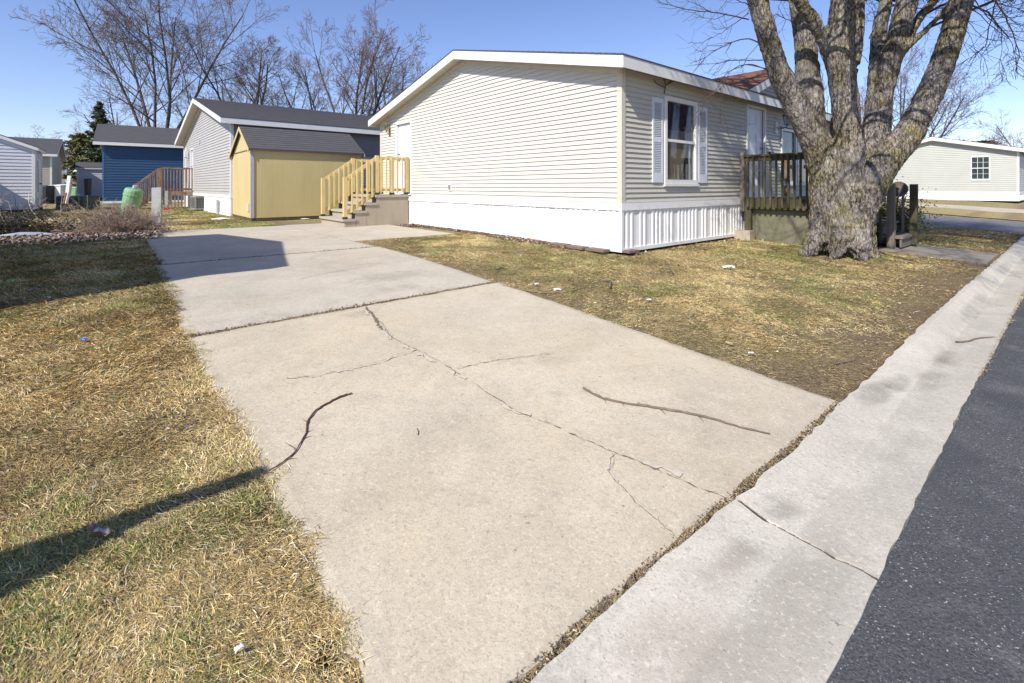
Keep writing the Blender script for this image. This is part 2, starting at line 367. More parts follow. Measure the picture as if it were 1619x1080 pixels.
# ------------------------------------------------------------------ ground, slabs, gutter, road
for st in [(606, 439, .42, .22, .74), (640, 455, .24, .13, .70), (590, 418, .22, .10, .76), (506, 421, .5, .3, .85), (420, 400, .7, .35, .80), (470, 378, .8, .4, .82), (330, 400, .5, .4, .86),
           (430, 470, .6, .25, .92), (568, 497, .20, .09, .62), (880, 545, .5, .25, .93), (700, 605, .5, .25, 1.05), (905, 560, .25, .12, .88), (600, 760, .6, .25, .93), (960, 640, .4, .12, 1.08), (820, 665, .35, .08, 1.09), (1235, 797, .085, .065, .42, .98), (1178, 869, .06, .05, .62), (1150, 885, .10, .04, .8), (1060, 1020, .2, .1, .86), (1320, 735, .25, .04, .86), (1250, 960, .5, .09, .88),
           (1110, 800, .5, .15, 1.03), (1382, 622, .20, .06, .52, .98), (1420, 605, .14, .05, .62, .97), (1480, 590, .3, .06, .66), (1500, 545, .8, .05, .66), (1540, 480, 1., .05, .66), (1588, 420, 1., .05, .7), (1440, 700, .3, .03, .8), (1495, 570, .3, .06, .85), (1090, 968, .4, .1, .92), (1130, 690, .5, .3, .95), (300, 520, .3, .1, .85)]: stain(*st)

def lines(breaks, fine, coarse):
    out = []
    for x0, x1 in zip(breaks[:-1], breaks[1:]):
        st = fine*.5 if (x0 >= -14 and x1 <= 6) else fine if (x0 >= -14 and x1 <= 20) else coarse
        n = max(1, int(round((x1-x0)/st))); out += list(np.linspace(x0, x1, n+1)[:-1])
    return np.array(out + [breaks[-1]])
DL, DR = -5.84, -2.80           # driveway edges along b
AC, AG = -3.775, -4.285           # curb back, gutter front (asphalt edge) along a
AJ1, AJ2, AT = -.24, 3.02, 8.75 # slab joints, top end
XS0, XS1 = 13.4, 19.8           # cross street
def grid_obj(name, al, bl, zf, mat, loc=(0, 0, 0), jit=None, tf=None):
    A, B = np.meshgrid(al, bl, indexing='ij')
    if jit is not None: A, B = jit(A, B)
    Z = zf(A, B)
    X = C0[0]+A*U[0]+B*V[0]; Y = C0[1]+A*U[1]+B*V[1]
    v = np.stack([X, Y, Z], -1).reshape(-1, 3); n, m = A.shape
    i = (np.arange(n-1)[:, None]*m + np.arange(m-1)[None, :]).ravel()
    f = np.stack([i, i+1, i+m+1, i+m], -1)
    return np_mesh(name, v, [f], mat, loc=loc, smooth=True, tint=None if tf is None else tf(A, B, X, Y).reshape(-1, 3))
al = lines([-600, -60, -14, AG-.03, AG-.02, AC-.0, AC+.01, 5, 20, 60, 600], .25, 12)
bl = lines([-600, -60, -14, DL+.02, DL+.03, DR-.03, DR-.02, 6, 13.36, 13.38, 19.82, 19.84, 60, 600], .25, 12)
def ground_z(A, B):
    z = hab(A, B) - .012
    z = np.where(A < AC-.005, z-.30, z)
    z = np.where((B > DL+.025) & (B < DR-.025) & (A < AT-.1), z-.035, z)
    z = np.where((B > 13.37) & (B < 19.83), z-.25, z)
    return z + .012*(fnoise(A, B, 1.7, 3)-.5)
def ground_tint(A, B, X, Y):
    g = np.clip((fnoise(X, Y, .8, 15)-.42)*3.5, 0, 1)[..., None]
    c = np.array([.41, .335, .165])*(1-g)+np.array([.32, .30, .13])*g
    s = np.clip(1.15-(A-AC)/1.5+(fnoise(X, Y, 1.3, 91)-.5)*1.3, 0, 1)*(B > DR)*(B < 14)
    s = np.maximum(s, np.clip(1.-(B-DR)/.8+(fnoise(X, Y, 3, 92)-.5)*1.2, 0, 1)*(B > DR)*(B < 3))
    s = np.maximum(s, np.clip(1.-(DL-B)/.35+(fnoise(X, Y, 3, 93)-.5)*1.5, 0, 1)*(B < DL+.3))
    s = np.maximum(s, ((B > DL+.02) & (B < DR-.02) & (A < AT) | (A < AC))*1.)
    s = np.maximum(s, .75*np.clip((fnoise(X, Y, 1.1, 97)-.55)*6, 0, 1))[..., None]
    return c*(1-s)+np.array([.235, .17, .11])*s
tag(grid_obj('ground', al, bl, ground_z, m_lawn, tf=ground_tint), kind='structure')

def ledge(a): return .10*sm((-1.0-np.asarray(a, float))/1.5)
def cwarp(b): return .052*sm((-3.0-np.asarray(b, float))/2.2)-.02
BASE = {'driveway concrete': (.505, .448, .35), 'upper slab concrete': (.475, .43, .355)}
def slab(name, a0, a1, b0, b1, mat, label, jag=.012, top=.006, seed=0, shear=0.):
    na = max(2, int((a1-a0)/.055)); nb = max(2, int((b1-b0)/.055))
    al = np.linspace(a0, a1, na+1); bl = np.linspace(b0, b1, nb+1)
    A, B = np.meshgrid(al, bl, indexing='ij')
    j = lambda t, s: (fnoise(t, t*0+s, 1.2, seed+s)-.5)*jag*2.5 + (vnoise(t, t*0+s, 14, seed+s+3)-.5)*jag*1.6
    A = A.copy(); B = B.copy()
    Ac, Bc = A.copy(), B.copy()
    for row, s in ((0, 1), (-1, 2)): A[row, :] += j(Bc[row, :], s)
    for c_, s in ((0, 3), (-1, 4)): B[:, c_] += j(Ac[:, c_], s)
    A += shear*(B-b0)
    if label.startswith('near'):
        tb_ = (Bc-b0)/(b1-b0); ta_ = (Ac-a0)/(a1-a0)
        B = B + (1-tb_)*ledge(Ac) + tb_*.06; A = A + (1-ta_)*cwarp(Bc)
    Z = hab(A, B)+top+.004*(fnoise(A, B, 1.1, seed)-.5)
    edge = np.zeros_like(A, bool); edge[0] = edge[-1] = True; edge[:, 0] = edge[:, -1] = True
    Z = Z - np.where(edge, .008, 0)
    X = C0[0]+A*U[0]+B*V[0]; Y = C0[1]+A*U[1]+B*V[1]
    v = np.stack([X, Y, Z], -1).reshape(-1, 3); n, m = A.shape
    i = (np.arange(n-1)[:, None]*m + np.arange(m-1)[None, :]).ravel(); f = np.stack([i, i+1, i+m+1, i+m], -1)
    ring = list(range(m)) + [k*m+m-1 for k in range(1, n)] + [(n-1)*m+k for k in range(m-2, -1, -1)] + [k*m for k in range(n-2, 0, -1)]
    ring = np.array(ring); lowv = v[ring].copy(); lowv[:, 2] -= .12; nb_ = len(v)
    k = np.arange(len(ring)); k2 = (k+1) % len(ring)
    sk = np.stack([ring[k], nb_+k, nb_+k2, ring[k2]], -1)
    base = np.array(BASE.get(mat.name, (.3, .28, .25)))
    ed = np.minimum(np.minimum(Ac-a0, a1-Ac)+0*A, np.minimum(Bc-b0, b1-Bc)); ed = np.clip(1-ed/.10+(fnoise(A, B, 5, 210)-.5)*1.6, 0, 1)
    tn_ = base*(.90+.20*fnoise(A, B, .9, 211+seed))[..., None]*(1-.20*ed)[..., None]*stain_mul(A, B)*np.array([1, 1-.02, 1-.05])**(2*(fnoise(A, B, .7, 215)-.5))[..., None]
    tn_ = tn_.reshape(-1, 3)
    o = np_mesh(name, np.concatenate([v, lowv]), [f, sk], mat, loc=W(a0, b0, hz(*W(a0, b0)[:2])), tint=np.concatenate([tn_, tn_[ring]*.75]))
    return tag(o, label, None, None, 'structure')
d1 = slab('driveway', AC+.035, AJ1-.02, DL, DR, m_conc, 'near driveway slab with long cracks', .014, seed=1)
d2 = slab('driveway', AJ1+.025, AJ2-.02, DL-.02, DR+.02, m_slab2, 'second driveway slab with stains', .008, seed=11)
d3 = slab('driveway', AJ2+.02, AT, DL+.05, DR-.012, m_slab2, 'farthest driveway slab in front of the yellow shed', .012, seed=21)
d4 = slab('walkway', 4.05, 8.9, DR+.012, -.55, m_slab2, 'short concrete walk beside the porch steps', .01, seed=31)
p1 = slab('path', -3.74, -2.15, 5.05, 6.85, m_path, 'grey concrete path from deck steps to curb', .01, top=.012, seed=41)
p2 = slab('driveway', -3.2, 3.5, 23.2, 27.5, m_slab2, 'pale driveway across the side street', .01, top=.02, seed=51)

def strip_obj(name, avals, zoffs, blist, mat, loc, label=None, jag=.0, seed=0, below=.25, tones=None):
    """lengthwise strip along b with a cross profile along a"""
    A = []; Z = []
    for b in blist:
        fl = float(sm((b+1.9)/1.6))      # 0 = dropped at the driveway, 1 = full curb
        if b < -8: fl = float(sm((-8-b)/1.5))
        za, zb = zoffs(fl)
        A.append(avals(fl)); Z.append(za)
    A = np.array(A); Z = np.array(Z); B = np.repeat(np.array(blist)[:, None], A.shape[1], 1)
    if jag:
        A[:, 0] += (fnoise(B[:, 0], B[:, 0]*0+3, 1.3, seed)-.5)*jag*2 + (vnoise(B[:, 0], B[:, 0]*0, 13, seed)-.5)*jag*2
        A[:, -1] += (fnoise(B[:, 0], B[:, 0]*0+9, 1.7, seed+5)-.5)*jag*1.0 + (vnoise(B[:, 0], B[:, 0]*0+5, 17, seed+5)-.5)*jag*.9
        A[:, :9] += cwarp(B[:, :1])*np.linspace(1, 0, 9)[None, :]
    H = hab(np.full_like(A, AC), B)
    for bj in (blist[0], blist[-1]):
        B = B + .05*(fnoise(A, A*0+round((bj)*1.), 3.1, 230)-.5)*np.exp(-np.abs(B-bj)/.12)*(abs(bj) < 14) + (.02*(vnoise(A, A*0+round(bj), 19, 231)-.5))*np.exp(-np.abs(B-bj)/.03)
    Zz = H+Z
    lo = Zz.copy()
    Af = np.concatenate([A[:, :1], A, A[:, -1:]], 1); Bf = np.concatenate([B[:, :1], B, B[:, -1:]], 1)
    Zf = np.concatenate([Zz[:, :1]-.2, Zz, Zz[:, -1:]-.2], 1)
    X = C0[0]+Af*U[0]+Bf*V[0]; Y = C0[1]+Af*U[1]+Bf*V[1]
    v = np.stack([X, Y, Zf], -1).reshape(-1, 3); n, m = Af.shape
    i = (np.arange(n-1)[:, None]*m + np.arange(m-1)[None, :]).ravel(); f = np.stack([i, i+1, i+m+1, i+m], -1)
    caps = [np.array([list(range(m))]), np.array([list(range((n-1)*m, n*m))])]
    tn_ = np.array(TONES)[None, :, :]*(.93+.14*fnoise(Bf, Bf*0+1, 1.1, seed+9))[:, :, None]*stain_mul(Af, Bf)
    o = np_mesh(name, v, [f]+caps, mat, loc=loc, tint=tn_.reshape(-1, 3))
    return tag(o, label, None, None, 'structure')
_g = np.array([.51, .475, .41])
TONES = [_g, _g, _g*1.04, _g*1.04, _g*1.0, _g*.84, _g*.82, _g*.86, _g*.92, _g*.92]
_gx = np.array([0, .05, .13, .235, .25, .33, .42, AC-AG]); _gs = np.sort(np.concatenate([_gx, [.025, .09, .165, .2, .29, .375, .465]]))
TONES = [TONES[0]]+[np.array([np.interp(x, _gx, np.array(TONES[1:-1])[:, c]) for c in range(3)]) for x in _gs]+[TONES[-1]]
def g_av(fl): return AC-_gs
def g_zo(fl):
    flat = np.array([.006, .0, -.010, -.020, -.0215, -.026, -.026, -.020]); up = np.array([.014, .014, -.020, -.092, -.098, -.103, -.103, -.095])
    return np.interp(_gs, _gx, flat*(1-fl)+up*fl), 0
gj = [-16, -4.17, -1.30, 1.75, 4.8, 7.9, 10.9, 13.3]
for k, (b0, b1) in enumerate(zip(gj[:-1], gj[1:])):
    n = max(4, int((b1-b0)/.07)); gp_ = lambda b: .009 if abs(b+4.17) < .01 else .003
    bl_ = np.linspace(b0+gp_(b0), b1-gp_(b1), n)
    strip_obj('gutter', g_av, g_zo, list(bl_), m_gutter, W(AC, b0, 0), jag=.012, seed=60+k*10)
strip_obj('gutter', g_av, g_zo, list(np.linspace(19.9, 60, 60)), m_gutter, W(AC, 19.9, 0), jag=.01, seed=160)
for bj in gj[1:-1]:
    mbj = MB(); wj = .05
    for x0, x1 in zip(_gs[:-1], _gs[1:]):
        fl = float(sm((bj+1.9)/1.6)); z0_ = float(np.interp(x0, _gs, g_zo(fl)[0]))+float(hab(AC, bj))-.009; z1_ = float(np.interp(x1, _gs, g_zo(fl)[0]))+float(hab(AC, bj))-.006
        c_ = [W(AC-x0, bj-wj, z0_-.03), W(AC-x1, bj-wj, z1_-.03), W(AC-x1, bj+wj, z1_-.03), W(AC-x0, bj+wj, z0_-.03), W(AC-x0, bj-wj, z0_), W(AC-x1, bj-wj, z1_), W(AC-x1, bj+wj, z1_), W(AC-x0, bj+wj, z0_)]
        mbj.hexa(c_)
    me_ = mbj.build('gutter_joint', m_joint, None, loc=W(AC, bj, 0)); me_['kind'] = 'structure'
# asphalt
bl = np.concatenate([np.linspace(-30, -8, 20)[:-1], np.linspace(-8, 8, 140)[:-1], np.linspace(8, 90, 60)])
al = np.array([-14, -11, -8, -6.5, -5.5, -5, -4.7, -4.5, AG-.01])
def road_j(A, B):
    A = A.copy(); B0 = B[-1]
    A[-1] += (fnoise(B0, B0*0+2, 2.1, 70)-.5)*.03 + (vnoise(B0, B0*0, 15, 71)-.5)*.012 + .012
    return A, B
tag(grid_obj('road', al, bl, lambda A, B: hab(np.full_like(A, AC), B) - .024 - .075*sm((B+1.9)/1.6) + .012*np.clip(-(A-AG), 0, 3), m_asph, loc=W(-5, 0), jit=road_j), kind='structure')
al = np.concatenate([np.linspace(AG+.0, 5, 30), np.linspace(6, 90, 20)])
def cross_z(A, B): return hab(A, B*0+15) - .045 + .02*np.sin(np.clip((B-XS0)/(XS1-XS0), 0, 1)*np.pi)
tag(grid_obj('side_street', al, np.linspace(XS0, XS1, 12), cross_z, m_asph2, loc=W(0, 15)), kind='structure')
for b0, b1 in ((XS0-.42, XS0-.004), (XS1+.004, XS1+.42)):
    tag(grid_obj('gutter', np.concatenate([np.linspace(AC+.02, 5, 30), np.linspace(6, 90, 20)]), np.linspace(b0, b1, 4), lambda A, B: hab(A, B*0+15)-.004-(.02 if b0 < 15 else -.015), m_slab2, loc=W(0, b0)), kind='structure')

# joint debris, cracks
def ribbon(name, pix, width, mat, parent, dz, seg=.03, amp=.012, seed=0, wvar=.6, label=None, gap=0):
    P = [np.array(gp(x, y)) for x, y in pix]
    pts = []
    for p, q in zip(P[:-1], P[1:]):
        n = max(1, int(np.linalg.norm(q-p)/seg)); pts += [p+(q-p)*i/n for i in range(n)]
    pts.append(P[-1]); pts = np.array(pts); r = np.random.default_rng(seed)
    N = len(pts); t = np.gradient(pts[:, :2], axis=0); t /= np.linalg.norm(t, axis=1, keepdims=True); nn = np.stack([-t[:, 1], t[:, 0]], 1)
    off = np.cumsum(r.normal(0, amp*.5, N)); off -= np.linspace(off[0], off[-1], N); off += r.normal(0, amp*.35, N)
    wd = width*(1-wvar/2+wvar*r.random(N))*np.clip(np.minimum(np.arange(N)+.3, N-.7-np.arange(N))/3, .15, 1)
    c = pts[:, :2]+nn*off[:, None]; Lp = c+nn*wd[:, None]*(.3+.4*r.random((N, 1))); Rp = c-nn*wd[:, None]*(.3+.4*r.random((N, 1)))
    v = []
    for q in np.concatenate([Lp, Rp]): v.append((q[0], q[1], hz(q[0], q[1])+dz))
    i = np.arange(N-1)
    if gap: i = i[vnoise(i*1., i*0.+seed, .22, 240) > gap]
    f = np.stack([i, i+1, N+i+1, N+i], -1)
    o = np_mesh(name, v, [f], mat, parent=parent)
    if label: o['label'] = label
    return o
cr = [((580,490),(600,512),(612,532),(640,550),(655,557),(690,572),(735,597),(760,615),(800,640),(825,655),(880,675),(930,700),(965,715),(1010,735),(1060,752),(1100,770),(1145,788)),
      ((655,557),(600,575),(540,590),(500,598),(430,603)), ((720,585),(760,578),(830,568),(880,560)),
      ((970,717),(965,735),(958,748),(975,770),(1000,795),(1040,830),(1075,858))]
for k, c in enumerate(cr):
    ribbon('chipped_edge', c, (.022, .006, .006, .006)[k], m_spall, d1, .0142, .02, .012, 3+k, 2., gap=.45)
    ribbon('crack', c, (.0036, .0020, .0018, .0023)[k], m_crack, d1, .0165, .018, .007, 13+k, 1.8, gap=(.22, .35, .4, .3)[k])
ribbon('crack', ((578,487),(588,500),(600,515),(607,525)), .022, m_crack, d1, .017, .02, .012, 33, 1.)
ribbon('crack', ((470,444),(500,436),(550,427),(600,421)), .006, m_crack, d2, .0125, .03, .004, 40, 1.)
ribbon('crack', ((530,366),(480,374),(420,377)), .010, m_crack, d3, .0125, .05, .008, 42, 1.)

# ------------------------------------------------------------------ grass
def blades(a_rng, b_rng, n_try, dens, green, lenf=1., seed=0, mask=None, hmul=1., simple=False, wf=1., straw_b=1.):
    r = np.random.default_rng(seed)
    a = r.uniform(*a_rng, n_try); b = r.uniform(*b_rng, n_try)
    if a_rng[0] == AC: a = a+cwarp(b)
    X = C0[0]+a*U[0]+b*V[0]; Y = C0[1]+a*U[1]+b*V[1]
    k = np.abs(X) < Y*1.16+.6; a, b, X, Y = a[k], b[k], X[k], Y[k]; d = np.hypot(X, Y)
    clump = fnoise(X, Y, 7., seed+1)
    p = dens(d)*np.clip(.25+1.9*(clump-.25), .08, 1.2)
    if mask is not None: p = p*mask(a, b, X, Y)
    k = r.random(len(p)) < p
    a, b, X, Y, d = a[k], b[k], X[k], Y[k], d[k]; N = len(X)
    Z = hab(a, b)-.012+.012*(fnoise(a, b, 1.7, 3)-.5)
    g = fnoise(X, Y, 1.1, seed+5)*.55+fnoise(X, Y, 6., seed+6)*.45
    isg = r.random(N) < np.clip((g-.45)*4., .06, .7)*green
    flow = 6.28*fnoise(X, Y, 1.6, seed+33)*1.3
    az = flow+r.normal(0, 1.1, N); lean = np.where(isg, r.uniform(.35, 1.2, N), r.uniform(.95, 1.54, N))
    L = (np.where(isg, r.uniform(.02, .055, N), r.uniform(.025, .095, N)))*lenf*(.6+.8*fnoise(X, Y, 3, seed+8))
    w = .00072*(1+.30*d)*r.uniform(.5, 1.5, N)*wf
    dirn = np.stack([np.cos(az), np.sin(az)], 1); side = np.stack([-dirn[:, 1], dirn[:, 0]], 1)
    ch = np.cos(lean); sh = np.sin(lean)
    up1 = L*.5*ch*1.1*hmul; o1 = L*.5*sh*.9; up2 = np.maximum(L*ch*.85*hmul, up1*.6); o2 = L*sh
    wob = r.normal(0, .25, N)
    base = np.stack([X, Y, Z+.002+r.uniform(0, .014, N)*min(1, lenf*1.3)], 1)
    m1 = base.copy(); m1[:, :2] += dirn*o1[:, None]; m1[:, 2] += up1
    tp = base.copy(); tp[:, :2] += dirn*o2[:, None]+side*(wob*L)[:, None]; tp[:, 2] += up2
    s3 = np.concatenate([side, r.normal(0, .35, (N, 1))], 1)
    straw = np.array([[.47, .36, .165], [.61, .485, .24], [.38, .275, .12], [.25, .18, .09], [.52, .375, .15], [.175, .13, .075], [.66, .57, .37]])*straw_b
    grn = np.array([[.12, .17, .04], [.20, .23, .065], [.08, .125, .03], [.28, .28, .10]])
    tone = fnoise(X, Y, 1.4, seed+11)
    col = straw[r.integers(0, 7, N)]*(.72+1.3*tone[:, None])*r.uniform(.75, 1.15, (N, 1)); br = np.clip((fnoise(X, Y, .9, seed+41)*.6+fnoise(X, Y, 3.3, seed+43)*.4-.47)*5, 0, 1)[:, None]; col = col*(1-br*np.array([.20, .25, .29])); col[isg] = (grn[r.integers(0, 4, N)]*r.uniform(1., 1.7, (N, 1)))[isg]
    if simple:
        v = np.stack([base-s3*w[:, None], base+s3*w[:, None], tp], 1).reshape(-1, 3); i = np.arange(N)*3
        return v, np.zeros((0, 4), int), np.stack([i, i+1, i+2], -1), np.repeat(col, 3, 0)
    v = np.stack([base-s3*w[:, None], base+s3*w[:, None], m1+s3*w[:, None]*.85, m1-s3*w[:, None]*.85, tp], 1).reshape(-1, 3)
    i = np.arange(N)*5; q = np.stack([i, i+1, i+2, i+3], -1); t = np.stack([i+3, i+2, i+4], -1)
    return v, q, t, np.repeat(col, 5, 0)
def bare(a, b, X, Y):     # worn soil towards the curb and along the slab edge
    m = np.ones_like(a)
    edge = sm((a-AC)/1.1)
    m = np.where(b > DR, m*np.clip(.12+edge*1.0+(fnoise(X, Y, 2.5, 91)-.5)*1.0, .05, 1), m)
    m = np.where(b > DR, m*np.clip(.25+(b-DR)/.9+(fnoise(X, Y, 3, 92)-.5)*1.0, .1, 1), m)
    return m
def not_hard(a, b, X, Y):
    hard = (b > DL+.03+ledge(a)+.09*(fnoise(a, a*0, 2.2, 77)-.35)+.10*(vnoise(a, a*0, 17, 78)-.5)) & (b < DR-.0) & (a < AT)
    hard |= (b > DR-.05) & (b < -.5) & (a > 4.0) & (a < 8.9)
    hard |= (b > 5.0) & (b < 6.9) & (a < -2.1)
    hard |= (a < AC+.01)
    hard |= (b > -.01) & (a > 0) & (a < 9)
    hard |= (b > 4.1) & (a > -2.3) & (a < .1)
    hard |= (b > -1.8) & (b < .1) & (a > 7) & (a < 9)
    hard |= ((b > -3.1) & (a > 11) & (a < 13.8))
    hard |= (b > XS0-.4) & (b < XS1+.4)
    hard |= (b > 23.2) & (b < 27.5) & (a < 3.5)
    return np.where(hard, 0., 1.)
def dens(d): return np.clip((2.0/np.maximum(d, .8))**1.3, 0, 1)
SETS = []
SETS.append(blades((-3.8, 1.), (-9.0, -5.62), 1750000, dens, .75, seed=1, mask=not_hard, lenf=.62))
SETS.append(blades((.5, 5.), (-11, -5.7), 420000, lambda d: d*0+.9, .9, seed=6, mask=not_hard, lenf=.9, simple=True, wf=1.3))
SETS.append(blades((5., 13.), (-13, -5.3), 260000, lambda d: d*0+1., 1.1, seed=2, mask=not_hard, lenf=.9, simple=True, wf=1.2))
SETS.append(blades((-3.8, 4.2), (-2.82, 5.2), 1900000, lambda d: np.clip((4.2/d)**1.0, 0, 1), 1.0, seed=3, mask=lambda a, b, X, Y: not_hard(a, b, X, Y)*bare(a, b, X, Y), lenf=.6, hmul=.7, simple=True, wf=.78))
SETS.append(blades((-3.8, 3), (5.2, 13.), 200000, lambda d: d*0+.8, .8, seed=4, mask=not_hard, lenf=.7, simple=True))
SETS.append(blades((8.6, 24), (-9.5, -2.9), 260000, lambda d: d*0+.8, 1.9, seed=5, mask=not_hard, lenf=.9, simple=True))
def joint_tuft(a0, a1, b0, b1, n, seed):
    return blades((a0, a1), (b0, b1), n, lambda d: d*0+1, .15, seed=seed, lenf=.33, hmul=.6, straw_b=.7)
SETS.append(joint_tuft(AJ1-.03, AJ1+.03, DL, DR, 5000, 8))
SETS.append(joint_tuft(AJ2-.035, AJ2+.03, DL, DR, 2500, 9))
SETS.append(joint_tuft(AC, AC+.045, -5.9, -2.75, 3500, 10))
SETS.append(joint_tuft(AG-.03, AG+.0, -5.9, 3, 2500, 12))
vs, qs, ts, cs = [], [], [], []; nb = 0
for v, q, t, c in SETS: vs.append(v); qs.append(q+nb); ts.append(t+nb); cs.append(c); nb += len(v)
print('grass verts', nb)
g_o = np_mesh('grass', np.concatenate(vs), [np.concatenate(qs), np.concatenate(ts)], m_grass, loc=(0, 2, 0), tint=np.concatenate(cs))
tag(g_o, 'dry winter grass with green tufts beside the driveway', 'grass', kind='stuff')
# leaf litter / crumbs
def litter(name, label, spots, n, size, cols, seed, lift=.02, slope=None):
    r = np.random.default_rng(seed); X = []; Y = []
    for (a0, a1, b0, b1, wgt) in spots:
        k = int(n*wgt); a = r.uniform(a0, a1, k); b = r.uniform(b0, b1, k)
        if a0 == AC: a = a+cwarp(b)
        X.append(C0[0]+a*U[0]+b*V[0]); Y.append(C0[1]+a*U[1]+b*V[1])
    X = np.concatenate(X); Y = np.concatenate(Y); a, b = AB(X, Y); N = len(X)
    Z = hab(a, b)+lift*r.random(N)-.004
    if slope is not None: Z += slope(a, b)
    az = r.uniform(0, 2*np.pi, N); s = size*r.uniform(.4, 1.4, N)*(.6+.12*np.hypot(X, Y))
    d1_ = np.stack([np.cos(az), np.sin(az), r.normal(0, .5, N)], 1); d2_ = np.stack([-np.sin(az), np.cos(az), r.normal(0, .5, N)], 1)*r.uniform(.25, .8, (N, 1))
    c = np.stack([X, Y, Z], 1)
    v = np.stack([c-d1_*s[:, None], c-d2_*s[:, None], c+d1_*s[:, None], c+d2_*s[:, None]], 1).reshape(-1, 3)
    i = np.arange(N)*4; cols = np.array(cols)
    tint = np.repeat(cols[r.integers(0, len(cols), N)]*r.uniform(.6, 1.3, (N, 1)), 4, 0)
    o = np_mesh(name, v, [np.stack([i, i+1, i+2, i+3], -1)], m_litter, loc=(X.mean(), Y.mean(), 0), tint=tint)
    return tag(o, label, name.replace('_', ' '), kind='stuff')
brown = [(.20, .13, .07), (.30, .22, .13), (.12, .075, .045), (.38, .31, .22), (.17, .15, .13)]
litter('leaf_litter', 'brown leaf bits packed in the driveway joints and along the curb', [(AC, AC+.04, -6, -2.75, .30), (AJ1-.03, AJ1+.03, DL, DR, .2), (AJ2-.03, AJ2+.025, DL, DR, .07), (AG-.04, AG+.01, -5.6, 4, .28), (-.30, -.17, -4.75, -4.2, .05), (-4.28, -3.8, -4.185, -4.155, .06), (-4.3, -3.8, -1.31, -1.285, .04)], 7000, .006, brown, 50, .014,
       slope=lambda a, b: np.where(a < AC-.02, -.03-.09*sm((b+1.9)/1.6), 0))
litter('dead_leaves', 'scattered dead leaves lying on both lawns', [(-3.7, 3, -9, -5.9, .5), (-3.7, 4, -2.7, 4, .22), (-.6, .6, 3.4, 5, .1), (-.25, -.02, 0, 4.1, .1)], 1500, .011, brown+[(.45, .42, .38), (.5, .46, .40)], 51, .03)
litter('bark_mulch', 'reddish mulch and leaves along the white skirting of the main home', [(.6, 6.9, -.22, -.01, .75), (.9, 3.2, -.4, -.2, .12), (6.2, 6.9, -.55, -.1, .13)], 5000, .012, [(.19, .10, .075), (.25, .15, .11), (.14, .085, .06), (.3, .22, .15), (.4, .33, .25)], 52, .03)
litter('gravel_crumbs', 'tiny pebbles strewn over the driveway and gutter', [(-3.7, -.3, DL, DR, .6), (-4.3, -3.85, -6, 2, .4)], 900, .0022, [(.1, .08, .06), (.6, .58, .55), (.3, .25, .2)], 53, .004,
       slope=lambda a, b: np.where(a < AC, -.02-.05*sm((b+1.9)/1.6), .024))

# ------------------------------------------------------------------ house builder
class Frame:
    def __init__(s, o, u, v, z0=0.): s.o = np.array(o); s.u = np.array(u); s.v = np.array(v); s.z0 = z0
    def __call__(s, a, b, z=0.):
        p = s.o+a*s.u+b*s.v; return (float(p[0]), float(p[1]), float(z+s.z0))
    def pt(s, a, b, z=0.): return s(a, b, z)
F0 = Frame(C0, U, V)
def siding(mb, Fr, fixed, side, s0, s1, z0, topf, ex=.083, holes=(), proud=.021):
    """fixed: ('a',val,outward sign) or ('b',val,sign); s along the other axis; topf(s) height of the top"""
    ax, val, sg = fixed
    def P(s, z, o): return Fr(val+sg*o, s, z) if ax == 'a' else Fr(s, val+sg*o, z)
    ss = np.linspace(s0, s1, 241); tops = np.array([topf(x) for x in ss]); zmax = tops.max()
    z = z0; k = 0
    while z < zmax-1e-4:
        z1 = min(z+ex, zmax)
        def span(zz):
            ok = ss[tops >= zz-1e-6]
            return (ok.min(), ok.max()) if len(ok) else None
        lo = span(z); hi = span(z1-1e-4)
        if lo is None: break
        if hi is None: mid = ss[tops.argmax()]; hi = (mid, mid)
        ivl = [(lo[0], lo[1])]
        for (h0, h1, hz0, hz1) in holes:
            if z+ex*.5 > hz0 and z+ex*.5 < hz1:
                ni = []
                for (x0, x1) in ivl:
                    if h1 <= x0 or h0 >= x1: ni.append((x0, x1)); continue
                    if h0 > x0: ni.append((x0, h0))
                    if h1 < x1: ni.append((h1, x1))
                ivl = ni
        for (x0, x1) in ivl:
            t0 = hi[0] if abs(x0-lo[0]) < 1e-6 else x0; t1 = hi[1] if abs(x1-lo[1]) < 1e-6 else x1
            hlf = (z1-z)*.5
            # dutch-lap style: bottom lip, face
            mb.quad(P(x0, z, 0), P(x1, z, 0), P(x1, z+.002, proud), P(x0, z+.002, proud))
            mb.quad(P(x0, z+.002, proud), P(x1, z+.002, proud), P(t1, z1, .001), P(t0, z1, .001))
        z = z1
